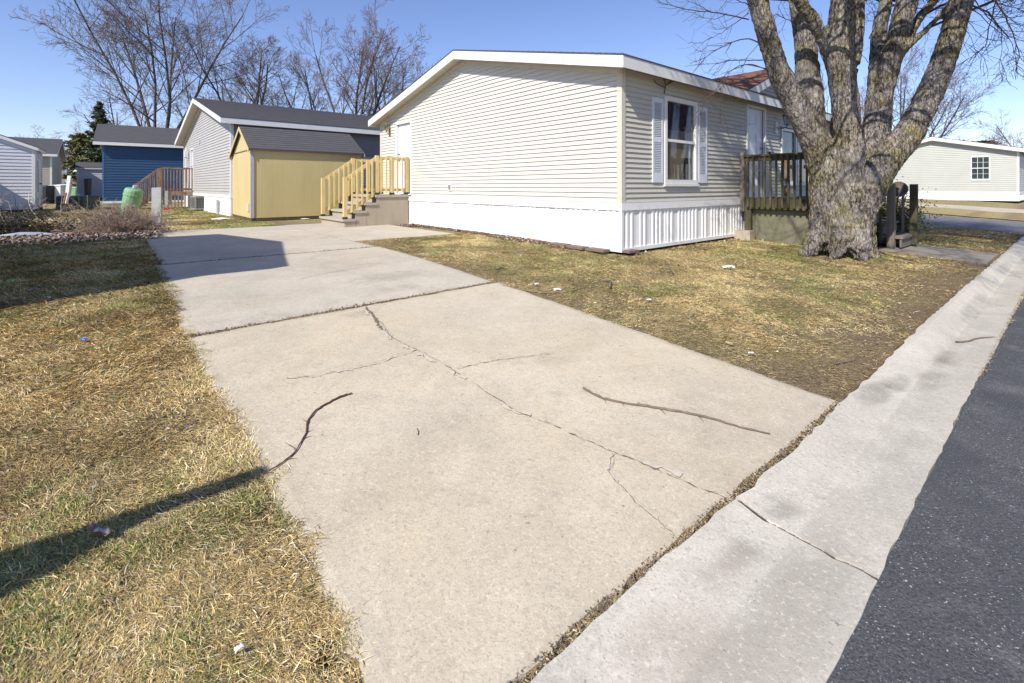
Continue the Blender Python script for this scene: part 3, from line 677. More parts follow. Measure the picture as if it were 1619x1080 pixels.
def gable_home(name, label, Fr, Wd, L, top, skirt, slope, m_s, m_r, group=None, m_s_long=None, oa=.25, ob=.28, ex=.083, fas=.19,
               holes_g=(), holes_l=(), skirt_m=None, corner=None, base_loc=None, fz=None, cat='mobile home', soff=None, sk_pitch=.12, asym=None):
    """gable at b=0 (towards -b), long front wall at a=0; ridge along b at a = Wd/2"""
    T = thing(name, base_loc or Fr(0, 0, 0), label, cat, group)
    mid = asym if asym else Wd/2
    m_s_long = m_s_long or m_s; skirt_m = skirt_m or m_skirt; corner = corner or m_trim; soff = soff or m_soff
    zf = lambda a: top+.15+slope*(min(a, Wd-a)+oa)-slope*oa+0*a if not asym else top+.15+slope*min(a, (Wd-a)*mid/(Wd-mid))
    # wall tops follow slab underside
    wt = lambda a: top+slope*min(a, (Wd-a)*mid/(Wd-mid))-.0
    core = MB()
    e = .045
    core.quad(Fr(e, e, 0), Fr(e, L-e, 0), Fr(e, L-e, top), Fr(e, e, top))
    core.quad(Fr(Wd-e, e, 0), Fr(Wd-e, L-e, 0), Fr(Wd-e, L-e, top), Fr(Wd-e, e, top))
    for b in (e, L-e): core.quad(Fr(e, b, 0), Fr(Wd-e, b, 0), Fr(Wd-e, b, top), Fr(mid, b, wt(mid)-.02), Fr(e, b, top))
    core.build('inner_wall', m_dark, T)
    mg = MB(); siding(mg, Fr, ('b', 0, -1), 1, 0, Wd, skirt, wt, ex, holes_g); mg.build('gable_wall', m_s, T)
    mg = MB(); siding(mg, Fr, ('b', L, 1), 1, 0, Wd, skirt, wt, ex); mg.build('gable_wall', m_s, T)
    ml = MB(); siding(ml, Fr, ('a', 0, -1), 1, 0, L, skirt, lambda s: top, ex, holes_l); ml.build('long_wall', m_s_long, T)
    ml = MB(); siding(ml, Fr, ('a', Wd, 1), 1, 0, L, skirt, lambda s: top, ex)
    ml.build('long_wall', m_s_long, T)
    if skirt > .05:
        ms = MB(); pr = .012; z1 = skirt-.10
        def corr(ax, val, sg, s0, s1):
            n = int((s1-s0)/.02); prev = None; rr = random.Random(3)
            for i in range(n+1):
                s = s0+(s1-s0)*i/n; ph = (s/sk_pitch) % 1.; big = (s/(sk_pitch*3.4)) % 1.
                o = pr*(1 if ph < .35 else 0)*(1.2 if big < .75 else -.2)+.006+.004*math.sin(s*3.1)
                cur = (s, o)
                if prev:
                    P = (lambda s, z, o: Fr(val+sg*o, s, z)) if ax == 'a' else (lambda s, z, o: Fr(s, val+sg*o, z))
                    ms.quad(P(prev[0], -.03, prev[1]), P(cur[0], -.03, cur[1]), P(cur[0], z1, cur[1]), P(prev[0], z1, prev[1]))
                prev = cur
        corr('b', 0, -1, 0, Wd); corr('a', 0, -1, 0, L); corr('b', L, 1, 0, Wd); corr('a', Wd, 1, 0, L)
        so_ = ms.build('skirting', skirt_m, T)
        mt = MB()
        for (a0, a1, b0, b1) in ((-.036, Wd+.036, -.036, -.001), (-.036, -.001, .001, L), (-.036, Wd+.036, L+.001, L+.036), (Wd+.001, Wd+.036, .001, L-.001)):
            mt.box(Fr, a0, a1, b0, b1, z1-.022, skirt-.004)
        mt.build('skirting_cap', skirt_m, so_)
        mt = MB()
        for (a0, a1, b0, b1) in ((-.03, Wd+.03, -.03, -.004), (-.03, -.004, .0, L)): mt.box(Fr, a0, a1, b0, b1, -.03, .03)
        mt.box(Fr, -.028, .02, -.028, .02, .031, z1-.023)
        mt.build('bottom_rail', skirt_m, so_)
    cw = .075
    for (a, b, sa, sb) in ((0, 0, -1, -1), (Wd, 0, 1, -1), (0, L, -1, 1), (Wd, L, 1, 1)):
        p = .024; mc = MB()
        z0c = skirt+.0 if skirt > .05 else 0.
        ia, ib = a-sa*cw, b-sb*cw
        mc.box(Fr, min(a+sa*p, a+sa*.001), max(a+sa*p, a+sa*.001), min(b+sb*p, ib), max(b+sb*p, ib), z0c, top-.005)
        mc.box(Fr, min(a, ia), max(a, ia), min(b+sb*p, b+sb*.001), max(b+sb*p, b+sb*.001), z0c, top-.005)
        mc.build('corner_trim', corner, T)
    # roof: soffit slab, shingles, fascia
    zt = lambda a: top+.155+slope*(a if a <= mid else (Wd-a)*mid/(Wd-mid))
    b0, b1 = -ob, L+ob; al_, ar = -oa, Wd+oa
    body = MB(); under = fas-.045
    for (x0, x1) in ((al_, mid), (mid, ar)):
        c = []
        for dz in (-under, -.015):
            for (a, b) in ((x0, b0), (x1, b0), (x1, b1), (x0, b1)): c.append(Fr(a, b, zt(a)+dz))
        body.hexa(c)
    T_roof = body.build('roof', soff, T, label='overhanging roof with vented soffit underside')
    sh = MB(); o_ = .03
    for (x0, x1) in ((al_-o_, mid), (mid, ar+o_)):
        c = []
        for dz in (.001, .024):
            for (a, b) in ((x0, b0-o_), (x1, b0-o_), (x1, b1+o_), (x0, b1+o_)): c.append(Fr(a, b, zt(a)+dz))
        sh.hexa(c)
    # shingle courses as low steps
    for (x0, x1) in ((al_, mid), (mid, ar)):
        n = int(abs(x1-x0)/.14); 
        for i in range(n):
            aa = x0+(x1-x0)*(i/n if x0 < mid-.01 and x1 <= mid+.01 else (n-i)/n); dr = 1 if x1 <= mid+.01 else -1
            sh.hexa([Fr(aa, b0-.02, zt(aa)+.0245), Fr(aa+dr*.12, b0-.02, zt(aa+dr*.12)+.0245), Fr(aa+dr*.12, b1+.02, zt(aa+dr*.12)+.0245), Fr(aa, b1+.02, zt(aa)+.0245),
                     Fr(aa, b0-.02, zt(aa)+.032), Fr(aa+dr*.12, b0-.02, zt(aa+dr*.12)+.026), Fr(aa+dr*.12, b1+.02, zt(aa+dr*.12)+.026), Fr(aa, b1+.02, zt(aa)+.032)])
    sh.build('shingles', m_r, T_roof)
    fm = MB(); th = .022
    for (a, s) in ((al_, -1), (ar, 1)):
        x0, x1 = sorted((a+s*.001, a+s*th)); fm.box(Fr, x0, x1, b0-th, b1+th, zt(a)-fas, zt(a)-.001)
    for (b, s) in ((b0, -1), (b1, 1)):
        y0, y1 = sorted((b+s*.001, b+s*th))
        for (x0, x1) in ((al_, mid), (mid, ar)):
            fm.hexa([Fr(x0, y0, zt(x0)-fas), Fr(x1, y0, zt(x1)-fas), Fr(x1, y1, zt(x1)-fas), Fr(x0, y1, zt(x0)-fas),
                     Fr(x0, y0, zt(x0)-.001), Fr(x1, y0, zt(x1)-.001), Fr(x1, y1, zt(x1)-.001), Fr(x0, y1, zt(x0)-.001)])
    fm.build('fascia', m_trim, T_roof)
    # frieze board along gable
    fr = MB(); 
    for (x0, x1) in ((0, mid), (mid, Wd)):
        fr.hexa([Fr(x0, -.034, zt(x0)-.26), Fr(x1, -.034, zt(x1)-.26), Fr(x1, -.002, zt(x1)-.26), Fr(x0, -.002, zt(x0)-.26),
                 Fr(x0, -.034, zt(x0)-under-.003), Fr(x1, -.034, zt(x1)-under-.003), Fr(x1, -.002, zt(x1)-under-.003), Fr(x0, -.002, zt(x0)-under-.003)])
    fr.build('frieze_board', corner, T)
    # soffit ribs across gable overhang
    rb = MB(); n = int(Wd/.2)
    for i in range(n):
        a = .1+i*(Wd-.2)/n; rb.hexa([Fr(a, -ob+.01, zt(a)-under-.004), Fr(a+.012, -ob+.01, zt(a)-under-.004), Fr(a+.012, -.04, zt(a)-under-.004), Fr(a, -.04, zt(a)-under-.004),
                                     Fr(a, -ob+.01, zt(a)-under+.01), Fr(a+.012, -ob+.01, zt(a)-under+.01), Fr(a+.012, -.04, zt(a)-under+.01), Fr(a, -.04, zt(a)-under+.01)])
    rb.build('soffit_rib', soff, T_roof)
    return T, T_roof, zt

def door(T, Fr, ax, val, sg, s0, s1, z0, z1, mat, handle_s, label=None, depth=.03, panels=True, name='door'):
    """leaf between s0..s1, recessed; casing around"""
    def bx(mb, s0, s1, o0, o1, z0, z1):
        v0, v1 = sorted((val+sg*o0, val+sg*o1))
        if ax == 'a': mb.box(Fr, v0, v1, s0, s1, z0, z1)
        else: mb.box(Fr, s0, s1, v0, v1, z0, z1)
    m = MB(); bx(m, s0, s1, -depth-.04, -depth, z0, z1)
    if panels:
        wp = (s1-s0-.36)/2
        for (pz0, pz1) in ((z0+.2, z0+.75), (z0+.92, z0+1.45), (z0+1.58, z1-.12)):
            for k in (0, 1):
                q0 = s0+.12+k*(wp+.12)
                bx(m, q0, q0+wp, -depth, -depth+.006, pz0, pz1); bx(m, q0+.04, q0+wp-.04, -depth+.006, -depth+.012, pz0+.04, pz1-.04)
    d = m.build(name, mat, T, label)
    c = MB(); t = .06
    bx(c, s0-t, s0-.001, -.02, .035, z0, z1+t); bx(c, s1+.001, s1+t, -.02, .035, z0, z1+t); bx(c, s0, s1, -.02, .035, z1+.001, z1+t)
    bx(c, s0-.03, s1+.03, -.04, .05, z0-.035, z0-.002)
    c.build('door_casing', m_trim, d)
    cpos = (lambda o, s, z: Fr(val+sg*o, s, z)) if ax == 'a' else (lambda o, s, z: Fr(s, val+sg*o, z))
    for dz in (.95, 1.12):
        h = MB(); p = cpos(-depth, handle_s, z0+dz); q = cpos(-depth+.055, handle_s, z0+dz); h.tube([p, q], .022 if dz < 1 else .018, 10); h.build('handle' if dz < 1 else 'deadbolt', m_brass, d)
    return d
def window(T, Fr, ax, val, sg, s0, s1, z0, z1, behind, sashes=2, grid=(0, 0), fw=.06, label=None, name='window'):
    def bx(mb, s0, s1, o0, o1, z0, z1):
        v0, v1 = sorted((val+sg*o0, val+sg*o1))
        if ax == 'a': mb.box(Fr, v0, v1, s0, s1, z0, z1)
        else: mb.box(Fr, s0, s1, v0, v1, z0, z1)
    m = MB()
    bx(m, s0, s0+fw, -.03, .038, z0, z1); bx(m, s1-fw, s1, -.03, .038, z0, z1)
    bx(m, s0+fw, s1-fw, -.03, .038, z1-fw, z1); bx(m, s0+fw, s1-fw, -.03, .038, z0, z0+fw)
    bx(m, s0-.02, s1+.02, .0, .055, z0-.045, z0-.002)
    zm = (z0+z1)/2
    if sashes == 2: bx(m, s0+fw, s1-fw, -.02, .022, zm-.025, zm+.025)
    i0, i1 = s0+fw, s1-fw
    for k in range(grid[0]):
        x = i0+(i1-i0)*(k+1)/(grid[0]+1); bx(m, x-.01, x+.01, -.006, .010, z0+fw, zm-.03); bx(m, x-.01, x+.01, -.006, .010, zm+.03, z1-fw)
    for k in range(grid[1]):
        for (q0, q1) in ((z0+fw, zm-.025), (zm+.025, z1-fw)):
            z = q0+(q1-q0)*(k+1)/(grid[1]+1); bx(m, i0, i1, -.005, .009, z-.008, z+.008)
    wd = m.build(name, m_trim, T, label)
    p = MB(); bx(p, i0, i1, -.012, -.008, z0+fw, z1-fw); p.build('pane', m_glass, wd)
    b_ = MB(); bx(b_, i0-.02, i1+.02, -.036, -.032, z0, z1); b_.build('curtain', behind, wd)
    return wd

# ------------------------------------------------------------------ main home
SK = .765
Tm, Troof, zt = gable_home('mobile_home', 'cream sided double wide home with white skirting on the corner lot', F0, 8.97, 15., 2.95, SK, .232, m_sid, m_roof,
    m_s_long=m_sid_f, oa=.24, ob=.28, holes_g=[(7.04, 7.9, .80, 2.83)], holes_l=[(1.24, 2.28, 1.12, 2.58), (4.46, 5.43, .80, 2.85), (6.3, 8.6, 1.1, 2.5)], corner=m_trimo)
door(Tm, F0, 'b', 0, -1, 7.06, 7.88, .83, 2.80, m_door, 7.80, 'white six panel side door above the precast steps')
door(Tm, F0, 'a', 0, -1, 4.50, 5.36, .80, 2.80, m_doorb, 5.28, 'bluish white front door beside the mossy deck')
# front window with louvred shutters
wd = window(Tm, F0, 'a', 0, -1, 1.20, 2.32, 1.08, 2.64, m_cur, label='double hung front window with lower sash raised behind dark curtain', fw=.075)
mb = MB(); mb.box(F0, .024, .030, 1.28, 2.24, 1.84, 2.06); mb.build('valance', m_curl, wd)
mb = MB(); mb.hexa([F0(.016, 1.29, 1.16), F0(.028, 1.29, 1.16), F0(.028, 1.78, 1.16), F0(.016, 1.78, 1.16), F0(.016, 1.29, 1.83), F0(.028, 1.29, 1.83), F0(.028, 2.04, 1.83), F0(.016, 2.04, 1.83)])
mb.build('mattress', m_mat, wd)
mb = MB(); mb.box(F0, .013, .03, 2.10, 2.14, 1.16, 1.82); mb.build('inner_jamb', m_trim, wd)
for s0 in (.83, 2.37):
    m = MB(); s1 = s0+.32; z0, z1 = 1.10, 2.58; o0, o1 = -.034, -.006
    m.box(F0, o0, o1, s0, s0+.045, z0, z1); m.box(F0, o0, o1, s1-.045, s1, z0, z1)
    for (q0, q1) in ((z0, z0+.16), (1.80, 1.88), (z1-.09, z1)): m.box(F0, o0, o1, s0+.045, s1-.045, q0, q1)
    sh_ = m.build('shutter', m_shut, Tm, label='pale louvred shutter'); lv = MB()
    for (q0, q1) in ((z0+.16, 1.80), (1.88, z1-.09)):
        n = int((q1-q0)/.030)
        for i in range(n):
            z = q0+(q1-q0)*(i+.1)/n
            lv.hexa([F0(-.033, s0+.046, z), F0(-.029, s0+.046, z), F0(-.029, s1-.046, z), F0(-.033, s1-.046, z),
                     F0(-.012, s0+.046, z+.026), F0(-.008, s0+.046, z+.026), F0(-.008, s1-.046, z+.026), F0(-.012, s1-.046, z+.026)])
    lv.box(F0, -.006, -.002, s0+.02, s1-.02, z0+.02, z1-.02)
    lv.build('louvre', m_shut, sh_)
window(Tm, F0, 'a', 0, -1, 6.32, 7.30, 1.10, 2.48, m_lite, label='white framed front window behind the tree', fw=.07)
window(Tm, F0, 'a', 0, -1, 7.34, 8.30, 1.10, 2.48, m_lite, label='white framed front window behind the tree', fw=.07)
# front cross gable
g = MB(); PKB, PKZ, SL = 6.2, 3.93, .40
zg = lambda b: PKZ-SL*abs(b-PKB)
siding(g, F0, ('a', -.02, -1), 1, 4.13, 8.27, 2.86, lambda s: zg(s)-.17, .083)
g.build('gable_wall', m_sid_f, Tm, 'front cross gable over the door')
bd = MB(); sh = MB(); fa = MB()
for sgn in (-1, 1):
    be = PKB+sgn*2.22
    for (dz0, dz1, mbx, ex_, m0) in ((-.15, -.015, bd, 0, 0), (.001, .026, sh, .03, 0)):
        bx_ = be+sgn*ex_
        pts = [(-.2-ex_, bx_), (.6, bx_), (4.2, PKB), (-.2-ex_, PKB)]
        mbx.hexa([F0(a, b, zg(b)+dz0) for a, b in pts]+[F0(a, b, zg(b)+dz1) for a, b in pts])
    fa.hexa([F0(a, b, zg(b)+dz) for dz in (-.19, -.001) for a, b in ((-.225, be), (-.225, PKB), (-.203, PKB), (-.203, be))])
r2 = bd.build('roof', m_soff, Tm, 'small cross gable roof'); sh.build('shingles', m_roofr, r2, 'rust brown shingles'); fa.build('fascia', m_trim, r2)
# reddish shingle field on the street side of the main roof near the gable is the same roof; roof vent
mb = MB(); c = F0(2.7, 1.35, zt(2.7)); mb.lathe(c, [(0, .045), (.14, .045), (.141, .08), (.17, .07), (.2, .02)], 10); mb.build('roof_vent', m_roofb, Troof)
# vine stubs above the window
vn = []
for path in ([(1051, 148), (1053, 135), (1051, 127), (1049, 121)], [(1052, 138), (1044, 135), (1037, 131), (1034, 125)], [(1053, 135), (1060, 131), (1066, 128)], [(1057, 133), (1063, 126)]):
    P = []
    for x, y in path:
        t = (x-CX)/F; b = (t*(C0[1]-.03*U[1])-C0[0]+.03*U[0])/(V[0]-t*V[1]); p = F0(-.03, b); P.append((p[0], p[1], ZC-(y-HY)/F*p[1]))
    k = MB(); k.tube(P, [.012, .010, .009, .007][:len(P)], 5); vn.append(k)
k = MB()
for q in vn:
    n = len(k.v); k.v += q.v; k.f += [tuple(i+n for i in f) for f in q.f]
k.build('vine_stub', m_stick, Tm)
# outlet box on gable wall
mb = MB(); mb.box(F0, 4.98, 5.14, -.032, -.014, .93, 1.12); ob_ = mb.build('outlet', m_white, Tm); mb = MB(); mb.box(F0, 5.02, 5.10, -.055, -.033, .97, 1.07); mb.build('outlet_cover', m_acm, ob_)
mb = MB(); mb.box(F0, -.045, -.018, 5.62, 5.68, 1.72, 1.86); mb.build('doorbell', m_blk, Tm)
mb = MB(); mb.box(F0, 8.0, 8.1, -.04, -.016, 1.45, 1.72); mb.build('thermostat_box', m_trimo, Tm) if False else None
def coach_lamp(ax, val, sg, s, z, arm, label, mplate, mb_metal, sc=1.):
    Pf = (lambda o, ds, zz: F0(val+sg*o, s+ds, zz)) if ax == 'a' else (lambda o, ds, zz: F0(s+ds, val+sg*o, zz))
    T = thing('wall_lamp', Pf(0, 0, z), label, 'lamp', None)
    m = MB(); m.hexa([Pf(o, d, z+q) for q in (-.12*sc, .12*sc) for (o, d) in ((.016, -.055*sc), (.016, .055*sc), (.04, .045*sc), (.04, -.045*sc))]); m.build('backplate', mplate, T)
    m = MB(); m.tube([Pf(.04, 0, z), Pf(.04+arm*.5, 0, z-.03), Pf(.04+arm, 0, z+.0), Pf(.04+arm, 0, z+.04)], .012*sc, 8); m.build('arm', mb_metal, T)
    c = Vector(Pf(.04+arm, 0, z+.04))
    m = MB(); m.lathe(c, [(0, .03*sc), (.015, .05*sc), (.03, .05*sc)], 8); m.lathe(c+Vector((0, 0, .19*sc)), [(0, .09*sc), (.012, .09*sc), (.07*sc, .035*sc), (.09*sc, .01), (.12*sc, .012)], 8)
    for k in range(6):
        t = k*math.pi/3; m.tube([c+Vector((math.cos(t)*.048*sc, math.sin(t)*.048*sc, .03)), c+Vector((math.cos(t)*.078*sc, math.sin(t)*.078*sc, .19*sc))], .006*sc, 5)
    m.build('lantern_cage', mb_metal, T)
    m = MB(); m.lathe(c, [(.03, .044*sc), (.188*sc, .070*sc)], 12); m.build('lantern_glass', m_glass, T)
    return T
coach_lamp('b', 0, -1, 8.33, 2.62, .09, 'small brass wall lamp left of the side door', m_rust, m_brass, .9)
coach_lamp('a', 0, -1, 6.02, 2.45, .22, 'dark lantern wall lamp right of the front door', m_white, m_iron, 1.15)

# ------------------------------------------------------------------ grey, blue, right homes and far ones
gu = np.array([-.659, .752]); gv = np.array([.752, .659])
FG = Frame((-9.66, 16.4), gu, gv, .03)
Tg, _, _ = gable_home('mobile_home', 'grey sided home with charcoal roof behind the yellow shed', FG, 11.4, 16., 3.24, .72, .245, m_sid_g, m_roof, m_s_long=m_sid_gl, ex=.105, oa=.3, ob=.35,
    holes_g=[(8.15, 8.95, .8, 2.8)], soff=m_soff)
door(Tg, FG, 'b', 0, -1, 8.2, 8.9, .85, 2.75, m_door, 8.8, 'white side door of the grey home')
mb = MB(); mb.box(FG, 6.3, 6.7, -.035, -.017, 2.90, 3.10); mb.build('wall_vent', m_gpost, Tg)
mb = MB(); mb.box(FG, 1.9, 2.1, -.10, -.04, .02, .5); mb.build('meter_box', m_gpost, Tg)
mb = MB(); mb.tube([FG(9.6, -.12, 1.2), FG(9.6, -.12, 2.9)], .03, 8); mb.box(FG, 9.5, 9.7, -.2, -.05, 2.45, 2.75); mb.build('service_mast', m_white, Tg)
FB = Frame((-24.03, 28.), np.array([-.6, .8]), np.array([.8, .6])*1., .05)
FB = Frame((-24.03, 28.), np.array([-.62, .785]), np.array([.785, .62]), .05)
gable_home('mobile_home', 'deep blue sided home with white eave at the left back', FB, 8.4, 14., 3.55, .12, .32, m_sid_b, m_roof, ex=.16, oa=.3, ob=.4, fas=.2, corner=M('blue trim', (.04, .12, .27), .5))
FR = Frame((29.75, 28.), U, V, .2)
Tr, _, _ = gable_home('mobile_home', 'pale grey green home across the side street with one gridded window', FR, 7.66, 14., 2.95, .5, .24, m_sid_rh, m_roof, ex=.115, oa=.3, ob=.3, fas=.22, holes_g=[(1.2, 2.03, 1.25, 2.68)])
window(Tr, FR, 'b', 0, -1, 1.19, 2.04, 1.24, 2.68, M('green tinted room', (.07, .10, .09), .8), grid=(2, 1), fw=.05)
def near_home(name, lab, o, z0, Wd, L, top, skirt, slope, ms, mr, **k):
    return gable_home(name, lab, Frame(o, U, V, z0), Wd, L, top, skirt, slope, ms, mr, **k)
oh = np.array([-30.9, 32.])-V*12
near_home('mobile_home', 'beige home with dark roof just behind the pale shed', oh, 0, 8, 12, 3.15, .5, .30, m_sid_t, m_roof, ex=.12)
oh = np.array([-43., 46.])-V*12
near_home('mobile_home', 'far light grey home with brownish roof between the sheds', oh, 0, 8, 12, 3.7, .5, .22, m_sid_g, m_roofb, ex=.14)
oh = np.array([-52., 60.])
near_home('mobile_home', 'farthest pale home seen past the light blue shed', oh, 0, 8, 12, 3.7, .5, .22, m_sid_w, m_roofb, ex=.2)
# off-frame neighbour whose roof shades the driveway
NF = Frame(W(.95, -7.98)[:2], U, -V, 0)
class FrameM(Frame): pass
def neighbour(a0, b1, Wd, L, top, lab, z0):
    Fr = Frame(W(a0, b1-L)[:2], U, V, z0)
    return gable_home('mobile_home', lab, Fr, Wd, L, top, .6, .24, m_sid_w, m_roof, oa=.18, ob=.18, ex=.2)
neighbour(1.02, -8.12, 4.85, 9., 3.10, 'narrow pale home left of the driveway, outside the picture', -.02)
neighbour(14.6, -11.1, 7.4, 9., 2.15, 'second pale home farther left, outside the picture', 0)

# pale shed at the left edge: ridge along U, gable towards the camera
FS = Frame(W(22.6, -8.72)[:2], -V, U, -.0)
Ts, rs, _ = gable_home('garden_shed', 'pale blue white sided shed with narrow side window at left edge', FS, 3.1, 2.6, 2.50, .10, .42, m_sid_w, m_roof, ex=.135, oa=.10, ob=.12, fas=.13, cat='shed', corner=m_trim, skirt_m=m_dark, sk_pitch=1)
mb = MB(); mb.box(FS, -.05, -.02, .35, .85, .55, 2.2); mb.box(FS, -.05, -.02, 1.1, 1.75, .15, 2.15); dd = mb.build('door', m_trim, Ts)
mb = MB(); mb.box(FS, -.055, -.051, .45, .75, .8, 2.1); mb.build('pane', m_lite, dd); mb = MB(); mb.tube([FS(-.05, 1.2, 1.15), FS(-.12, 1.2, 1.15)], .03, 8); mb.build('handle', m_blk, dd)
FSb = Frame((-35.2, 38.6), U, V, 0)
gable_home('garden_shed', 'light blue shed left of the deep blue home', FSb, 2.5, 3., 2.45, .1, .35, m_sid_w, m_roof, ex=.14, oa=.1, ob=.1, fas=.12, cat='shed', skirt_m=m_dark, sk_pitch=1)
FSt = Frame((-65., 70.), U, V, 0)
gable_home('garden_shed', 'small tan shed with orange brown roof far down the alley', FSt, 2.2, 2.4, 2.5, .1, .3, siding_mat('tan boards', (.42, .30, .19)), m_rooft, ex=.3, oa=.1, ob=.1, fas=.1, cat='shed', skirt_m=m_dark, sk_pitch=1)

# ------------------------------------------------------------------ yellow shed
A0, A1, B0, B1 = 11.05, 13.95, -3.13, .22
Ty = thing('garden_shed', F0(A0, B0, 0), 'ochre yellow wooden shed with charcoal shingle roof', 'shed')
zr = lambda a: 2.14+.56*(a-A0) if a < 12.35 else 2.14+.56*(12.35-A0)-.50*(a-12.35)
w_ = MB()
def panel(ax, val, sg, s0, s1, z0, zt_):
    n = max(1, int(round((s1-s0)/.3))); 
    P = (lambda s, z, o: F0(val+sg*o, s, z)) if ax == 'a' else (lambda s, z, o: F0(s, val+sg*o, z))
    for i in range(n):
        x0 = s0+(s1-s0)*i/n; x1 = s0+(s1-s0)*(i+1)/n
        w_.quad(P(x0+.005, z0, 0), P(x1-.005, z0, 0), P(x1-.005, zt_(x1), 0), P(x0+.005, zt_(x0), 0))
        w_.quad(P(x1-.005, z0, 0), P(x1, z0, -.003), P(x1, zt_(x1), -.003), P(x1-.005, zt_(x1), 0))
        w_.quad(P(x1, z0, -.003), P(x1+.005, z0, 0), P(x1+.005, zt_(x1), 0), P(x1, zt_(x1), -.003))
panel('a', A0, -1, B0, B1, .09, lambda s: 2.12); panel('a', A1, 1, B0, B1, .09, lambda s: zr(A1)); panel('b', B0, -1, A0, A1, .09, zr); panel('b', B1, 1, A0, A1, .09, zr)
w_.build('wall', m_shed, Ty)
mb = MB(); mb.box(F0, A0-.024, A0-.002, B0-.02, B0+.07, .09, 2.08); mb.box(F0, A0-.024, A0+.07, B0-.024, B0-.021, .09, 2.08); mb.build('corner_trim', m_gpost, Ty)
mb = MB(); mb.box(F0, A0-.02, A1, B0-.022, B0-.004, 2.13, 2.15); mb.build('trim_strip', m_cedar, Ty)
mb = MB(); mb.box(F0, A0+.25, A0+.5, B0-.03, B0-.004, .28, .52); mb.build('vent_flap', m_trimo, Ty)
mb = MB(); mb.box(F0, A0-.01, A1, B0-.0, B1, .0, .085)
for a in (A0+.05, A0+1.3, A1-.1): mb.box(F0, a, a+.08, B0-.05, B1+.05, -.05, .0)
mb.build('floor_frame', m_moss, Ty)
rf = MB()
for (x0, x1) in ((A0-.09, 12.35), (12.35, A1+.12)):
    z0_, z1_ = zr(x0)+.02, zr(x1)+.02
    rf.hexa([F0(x0, B0-.08, z0_), F0(x1, B0-.08, z1_), F0(x1, B1+.08, z1_), F0(x0, B1+.08, z0_), F0(x0, B0-.08, z0_+.045), F0(x1, B0-.08, z1_+.045), F0(x1, B1+.08, z1_+.045), F0(x0, B1+.08, z0_+.045)])
n = 10
for i in range(n):
    a0 = A0-.09+1.39*i/n; a1 = a0+.13
    rf.hexa([F0(a0, B0-.085, zr(a0)+.066), F0(a1, B0-.085, zr(a1)+.066), F0(a1, B1+.085, zr(a1)+.066), F0(a0, B1+.085, zr(a0)+.066), F0(a0, B0-.085, zr(a0)+.078), F0(a1, B0-.085, zr(a1)+.068), F0(a1, B1+.085, zr(a1)+.068), F0(a0, B1+.085, zr(a0)+.078)])
ro = rf.build('roof', m_roof, Ty)
fm = MB()
for (x0, x1) in ((A0-.1, 12.35), (12.35, A1+.12)):
    for (y0, y1) in ((B0-.105, B0-.088), (B1+.088, B1+.105)):
        fm.hexa([F0(x0, y0, zr(x0)-.05), F0(x1, y0, zr(x1)-.05), F0(x1, y1, zr(x1)-.05), F0(x0, y1, zr(x0)-.05), F0(x0, y0, zr(x0)+.055), F0(x1, y0, zr(x1)+.055), F0(x1, y1, zr(x1)+.055), F0(x0, y1, zr(x0)+.055)])
fm.build('fascia', m_shed, ro)

# ------------------------------------------------------------------ precast steps with pine rails
Tst = thing('porch_steps', F0(7.1, -.9, 0), 'precast concrete porch steps with new pine railings at the side door', 'steps')
AL, AR = 8.92, 7.12
mb = MB(); mb.box(F0, AR+.03, AL-.03, -.95, -.045, -.04, .745); mb.build('platform', m_pre, Tst)
mb = MB(); mb.box(F0, AR, AL, -1.0, -.04, .746, .81); mb.build('platform_slab', m_tread, Tst)
for k, (b0, zt_) in enumerate(((-1.28, .60), (-1.56, .40), (-1.84, .20))):
    mb = MB(); mb.box(F0, AR+.03, AL-.03, b0+.03, -.952+(-.28*k)+.0, -.04, zt_-.055); mb.build('riser', m_pre, Tst)
    mb = MB(); mb.box(F0, AR, AL, b0-.02, -.955-.28*k, zt_-.054, zt_+.005); mb.build('tread', m_tread, Tst)
def rail_side(a, T):
    pb = ((-.06, .82, 1.85), (-.93, .82, 1.85), (-1.78, .21, 1.27))
    for (b, z0, z1) in pb:
        m = MB(); m.box(F0, a-.045, a+.045, b-.045, b+.045, z0+.05, z1); m.build('post', m_lum, T)
        m = MB(); m.box(F0, a-.052, a+.052, b-.052, b+.052, z0-.004, z0+.05); m.build('post_base', m_blk, T)
    m = MB(); m.box(F0, a-.019, a+.019, -.885, -.105, 1.74, 1.83); m.box(F0, a-.019, a+.019, -.885, -.105, .90, .98)
    m.beam(F0(a, -.975, 1.76), F0(a, -1.735, 1.22), .038, .09); m.beam(F0(a, -.975, .86), F0(a, -1.735, .36), .038, .09); m.build('handrail', m_lum, T)
    sg = -1
    for i in range(5):
        b = -.21-i*.155; m = MB(); m.box(F0, a-.052, a-.0195, b-.016, b+.016, .86, 1.82); m.build('baluster', m_lum, T)
    m = MB(); m.box(F0, a-.045, a+.045, -.55, -.46, .87, 1.78) if a < 8 else m.box(F0, a-.04, a+.04, -.5, -.42, .87, 1.78); m.build('post', m_lum, T)
    m = MB(); m.box(F0, a-.05, a+.05, -.56, -.45, .81, .868); m.build('post_base', m_blk, T)
    for i in range(5):
        t = (i+.7)/5.6; b = -.975-t*.76; zt_ = 1.80-t*.54; m = MB(); m.box(F0, a-.055, a-.0195, b-.019, b+.019, zt_-.98, zt_); m.build('baluster', m_lum, T)
    for (b, z) in ((-1.02, .605), (-1.30, .40), (-1.57, .20)):
        m = MB(); m.box(F0, a-.03, a+.03, b-.03, b+.03, z, z+.17); m.build('post_base', m_blk, T)
rail_side(7.20, Tst); rail_side(8.84, Tst)

